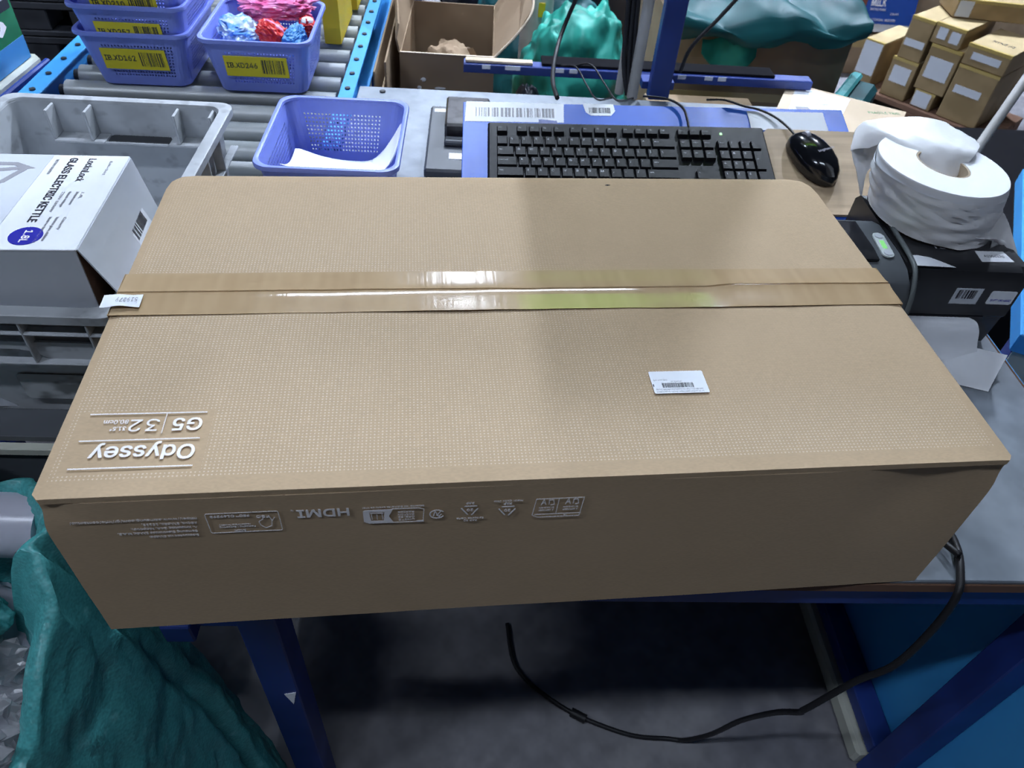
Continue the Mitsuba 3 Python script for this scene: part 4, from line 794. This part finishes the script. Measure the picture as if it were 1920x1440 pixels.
WALL = [  # offset along the front, z, width, height, label
    (-.108, .099, .094, .196, 'brown parcel with a big white label at the left end of the parcel stack', (.5, .62, .92, .70)),
    (.040, .099, .118, .166, 'brown parcel with a square label, right of the parcel with the big white label', (.5, .60, .70, .42)),
    (.186, .099, .092, .074, 'small brown parcel with a grey label low in the stack just above the film roll', (.45, .5, .8, .85)),
    (.050, .2655, .104, .170, 'tall brown parcel with a narrow label, middle tier left', (.5, .40, .85, .17)),
    (.172, .1735, .134, .186, 'brown parcel with a large square label in the middle of the stack', (.5, .52, .76, .46)),
    (.310, .099, .172, .222, 'largest brown parcel, with a slanting strip label, lower right of the stack', (.45, .58, .66, .14)),
    (.156, .360, .128, .080, 'brown parcel with two white labels, near the top of the stack', (.30, .55, .30, .55)),
    (.309, .3225, .178, .082, 'wide brown parcel with a strip label and handwriting on its lid', (.5, .5, .66, .34)),
]
for i, (t, z, w, h, lb, la) in enumerate(WALL):
    q_ = at_(O_, t)
    k_ = parcel(q_[0], q_[1], z, w-.003, .30, h-.0008, RZP, lb, la, 'NTKZ 21' if i == 7 else None)
    if i == 6: part(k_, 'label', cbox(.072, .112, -.0014, -.0004, .018, .062, .0002), 'carton_grey', M=mat(R.from_euler('z', RZP, degrees=True).as_matrix(), (q_[0], q_[1], z)))
q_ = at_(O_, .21); parcel(q_[0]+.05, q_[1]+.10, .4415, .30, .19, .072, RZP+42, 'flat brown parcel lying on top of the stack at the upper right', (.12, .5, .20, .85))
bk = thing('large_carton', 'large brown carton standing behind the stack of parcels at the upper right', 'cardboard box'); part(bk, 'body', cbox(2.15, 3.4, 3.55, 4.3, 0, .42, .003), 'kraft'); part(bk, 'tape', cbox(2.16, 3.39, 3.5485, 3.5498, .33, .38, .0003), 'packing_tape')
po2 = thing('grey_pole', 'thin grey pole leaning in front of the dark gap right of the parcels', 'pole'); part(po2, 'pole', cyl((.86, .93, .0), (1.44, 1.50, .78), .012), 'pvc_grey', 40); part(po2, 'cap', cyl((1.435, 1.495, .773), (1.47, 1.53, .82), .018), 'rail_blue', 40)
dc = thing('dark_crate', 'dark plastic crate in the gap under the grey pole at the right', 'crate'); part(dc, 'body', cbox(1.42, 2.40, 1.20, 2.15, 0, .28, .01), 'rubber'); part(dc, 'rim', cbox(1.415, 2.405, 1.195, 2.155, .281, .295, .004), 'rubber')

# ------------------------------------------------------------------ right of the workbench
nb = thing('side_conveyor', 'blue steel frame of a neighbouring bench beyond the label printer', 'conveyor')
dirn = np.degrees(np.arctan2(1.116-.732, 1.269-1.059))
part(nb, 'rail', mv(cbox(-.12, .60, -.035, .0, -.04, 0, .002), rot((0, 0, dirn), (1.075, .732, .60))), 'rail_blue')
part(nb, 'post', mv(cbox(-.03, .03, -.075, .0, 0, .5595, .003), rot((0, 0, dirn), (1.045, .660, 0))), 'frame_blue'); part(nb, 'trim', mv(cbox(-.036, -.0305, -.075, .0, .2, .5595, .001), rot((0, 0, dirn), (1.045, .660, 0))), 'cream_paint')
gb = thing('green_bag', 'green plastic bag at the right edge behind the film roll', 'bag'); part(gb, 'bag', blob((1.36, .95, .50), (.085, .12, .10), 21, .12, 2, sub=4), 'woven_bright', True)
rt = thing('floor_tape', 'red marking tape on the concrete floor right of the workbench', 'tape'); part(rt, 'strip', prism([(1.60, 1.42), (1.63, 1.43), (1.72, 1.05), (1.69, 1.04)], .0005, .0015), 'red_tape')
sc = thing('paper_scrap', 'white paper scrap on the floor beside the red marking tape', 'paper'); part(sc, 'scrap', blob((1.60, 1.15, .012), (.045, .05, .010), 3, .2, 3, sub=3), 'paper', True)

# ------------------------------------------------------------------ green sack full of film at the lower left
gs = thing('waste_sack', 'open teal woven sack full of waste film standing left of the workbench leg', 'sack')
n_ = 320; A = np.arange(n_)*2*np.pi/n_; rg = []
VAL = [(-75, .13, .050, -.20), (-48, .20, .055, .10), (-22, .15, .045, -.15), (2, .20, .060, .22), (28, .13, .05, -.1), (55, .12, .06, .1), (-105, .12, .06, .1), (-140, .1, .06, 0)]
for t in np.linspace(0, 1, 110):
    z = .002+.640*t; cx = -.565-.135*t**1.3; cy = -.025+.018*t; rx = .337-.034*t; ry = .218+.008*t
    c_, s_ = np.cos(A), np.sin(A); e_ = 1-.35*t; qx, qy = np.sign(c_)*np.abs(c_)**e_, np.sign(s_)*np.abs(s_)**e_
    dirs = np.stack([c_, s_, np.full(n_, t*1.6)], 1); val = 0
    for (a0, amp, w, sl_) in VAL:
        dA = (A-math.radians(a0)-sl_*t+.10*math.sin(t*5+a0)+math.pi) % (2*math.pi)-math.pi; val = val-1.5*amp*np.exp(-(dA/w)**2)*(.55+.45*math.sin(t*3+a0))
    nz_ = .10*(meshkit.fbm(dirs*2.2, 4, 5)-.5)+.05*(meshkit.fbm(dirs*8, 3, 9)-.5)+.028*(meshkit.fbm(dirs*np.array([22, 22, 18]), 3, 12)-.5)+.05*(.25-np.abs(meshkit.noise(dirs*np.array([9, 9, 9]), 6)-.5))
    r_ = 1.02+.03*math.sin(t*5)+val+nz_
    rg.append(np.stack([cx+rx*qx*r_, cy+ry*qy*np.minimum(r_, 1.03), z+(.026*np.sin(2*A+.9)+.020*np.sin(5*A))*t**3+.075*t**3*np.maximum(qy, -.35)], 1))
top = rg[-1]; cen = top.mean(0)
for k in range(1, 8):
    s_ = 1-.035*k; rg.append(np.c_[cen[:2]+(top[:, :2]-cen[:2])*s_, top[:, 2]+.006*math.sin(k)-.0035*k*k])
part(gs, 'bag', loft(np.array(rg), True, False), 'woven_green', 60)
part(gs, 'folded_lip', blob((-.64, .075, .625), (.165, .045, .045), 51, .14, 2.2, (0, 0, -8), 5, .85), 'woven_green', True, label='turned in lip of the sack')
fr_ = thing('plastic_film_roll', 'translucent lilac roll of plastic film lying across the mouth of the teal sack', 'roll'); part(fr_, 'roll', cat(cyl((-.98, .175, .655), (-.455, .150, .660), .038, 28)), 'lilac_film', 40); part(fr_, 'core', cyl((-.456, .1501, .660), (-.450, .1495, .660), .014, 16), 'core_brown', 40)
cf = thing('waste_film', 'crumpled clear plastic film stuffed in the teal sack', 'plastic film', kind='stuff')
m = blob((-.640, -.085, .575), (.235, .150, .085), 31, .30, 3.2, (0, 0, 0), 5, .8); v = m.vertices.copy(); v += m.vertex_normals*((np.abs(meshkit.noise(v*55, 2)-.5)-.25)*.03)[:, None]; m.vertices = v
part(cf, 'film', m, 'clear_film'); part(cf, 'core_film', blob((-.665, -.03, .515), (.265, .19, .085), 32, .2, 3, (0, 0, 0), 4, .8), 'lilac_film', True)

# ------------------------------------------------------------------ floor cable at the front right
fc_ = thing('floor_cable', 'black power cord hanging over the front edge of the workbench down to the floor', 'cable')
part(fc_, 'cord', tube([(.52, .14, .7555), (.556, .100, .7555), (.5595, .075, .7555), (.549, .044, .7560), (.541, .022, .742), (.541, .016, .676), (.525, .008, .612), (.505, .015, .552), (.484, .020, .470), (.478, .022, .446), (.485, .030, .420), (.480, .055, .355), (.473, .090, .234), (.465, .118, .100), (.440, .136, .022), (.411, .144, .0065), (.342, .151, .0065), (.255, .183, .0065), (.197, .218, .0065), (.148, .261, .0065), (.128, .30, .0065), (.12, .37, .0065)], .0042, 10), 'cable_black', True)
part(fc_, 'joint', cyl((.236, .192, .009), (.262, .178, .009), .0085), 'cable_black', 40)
part(fc_, 'cord', tube([(.50, .16, .7555), (.535, .10, .7555), (.552, .060, .7630)], .0038, 8), 'cable_black', True)
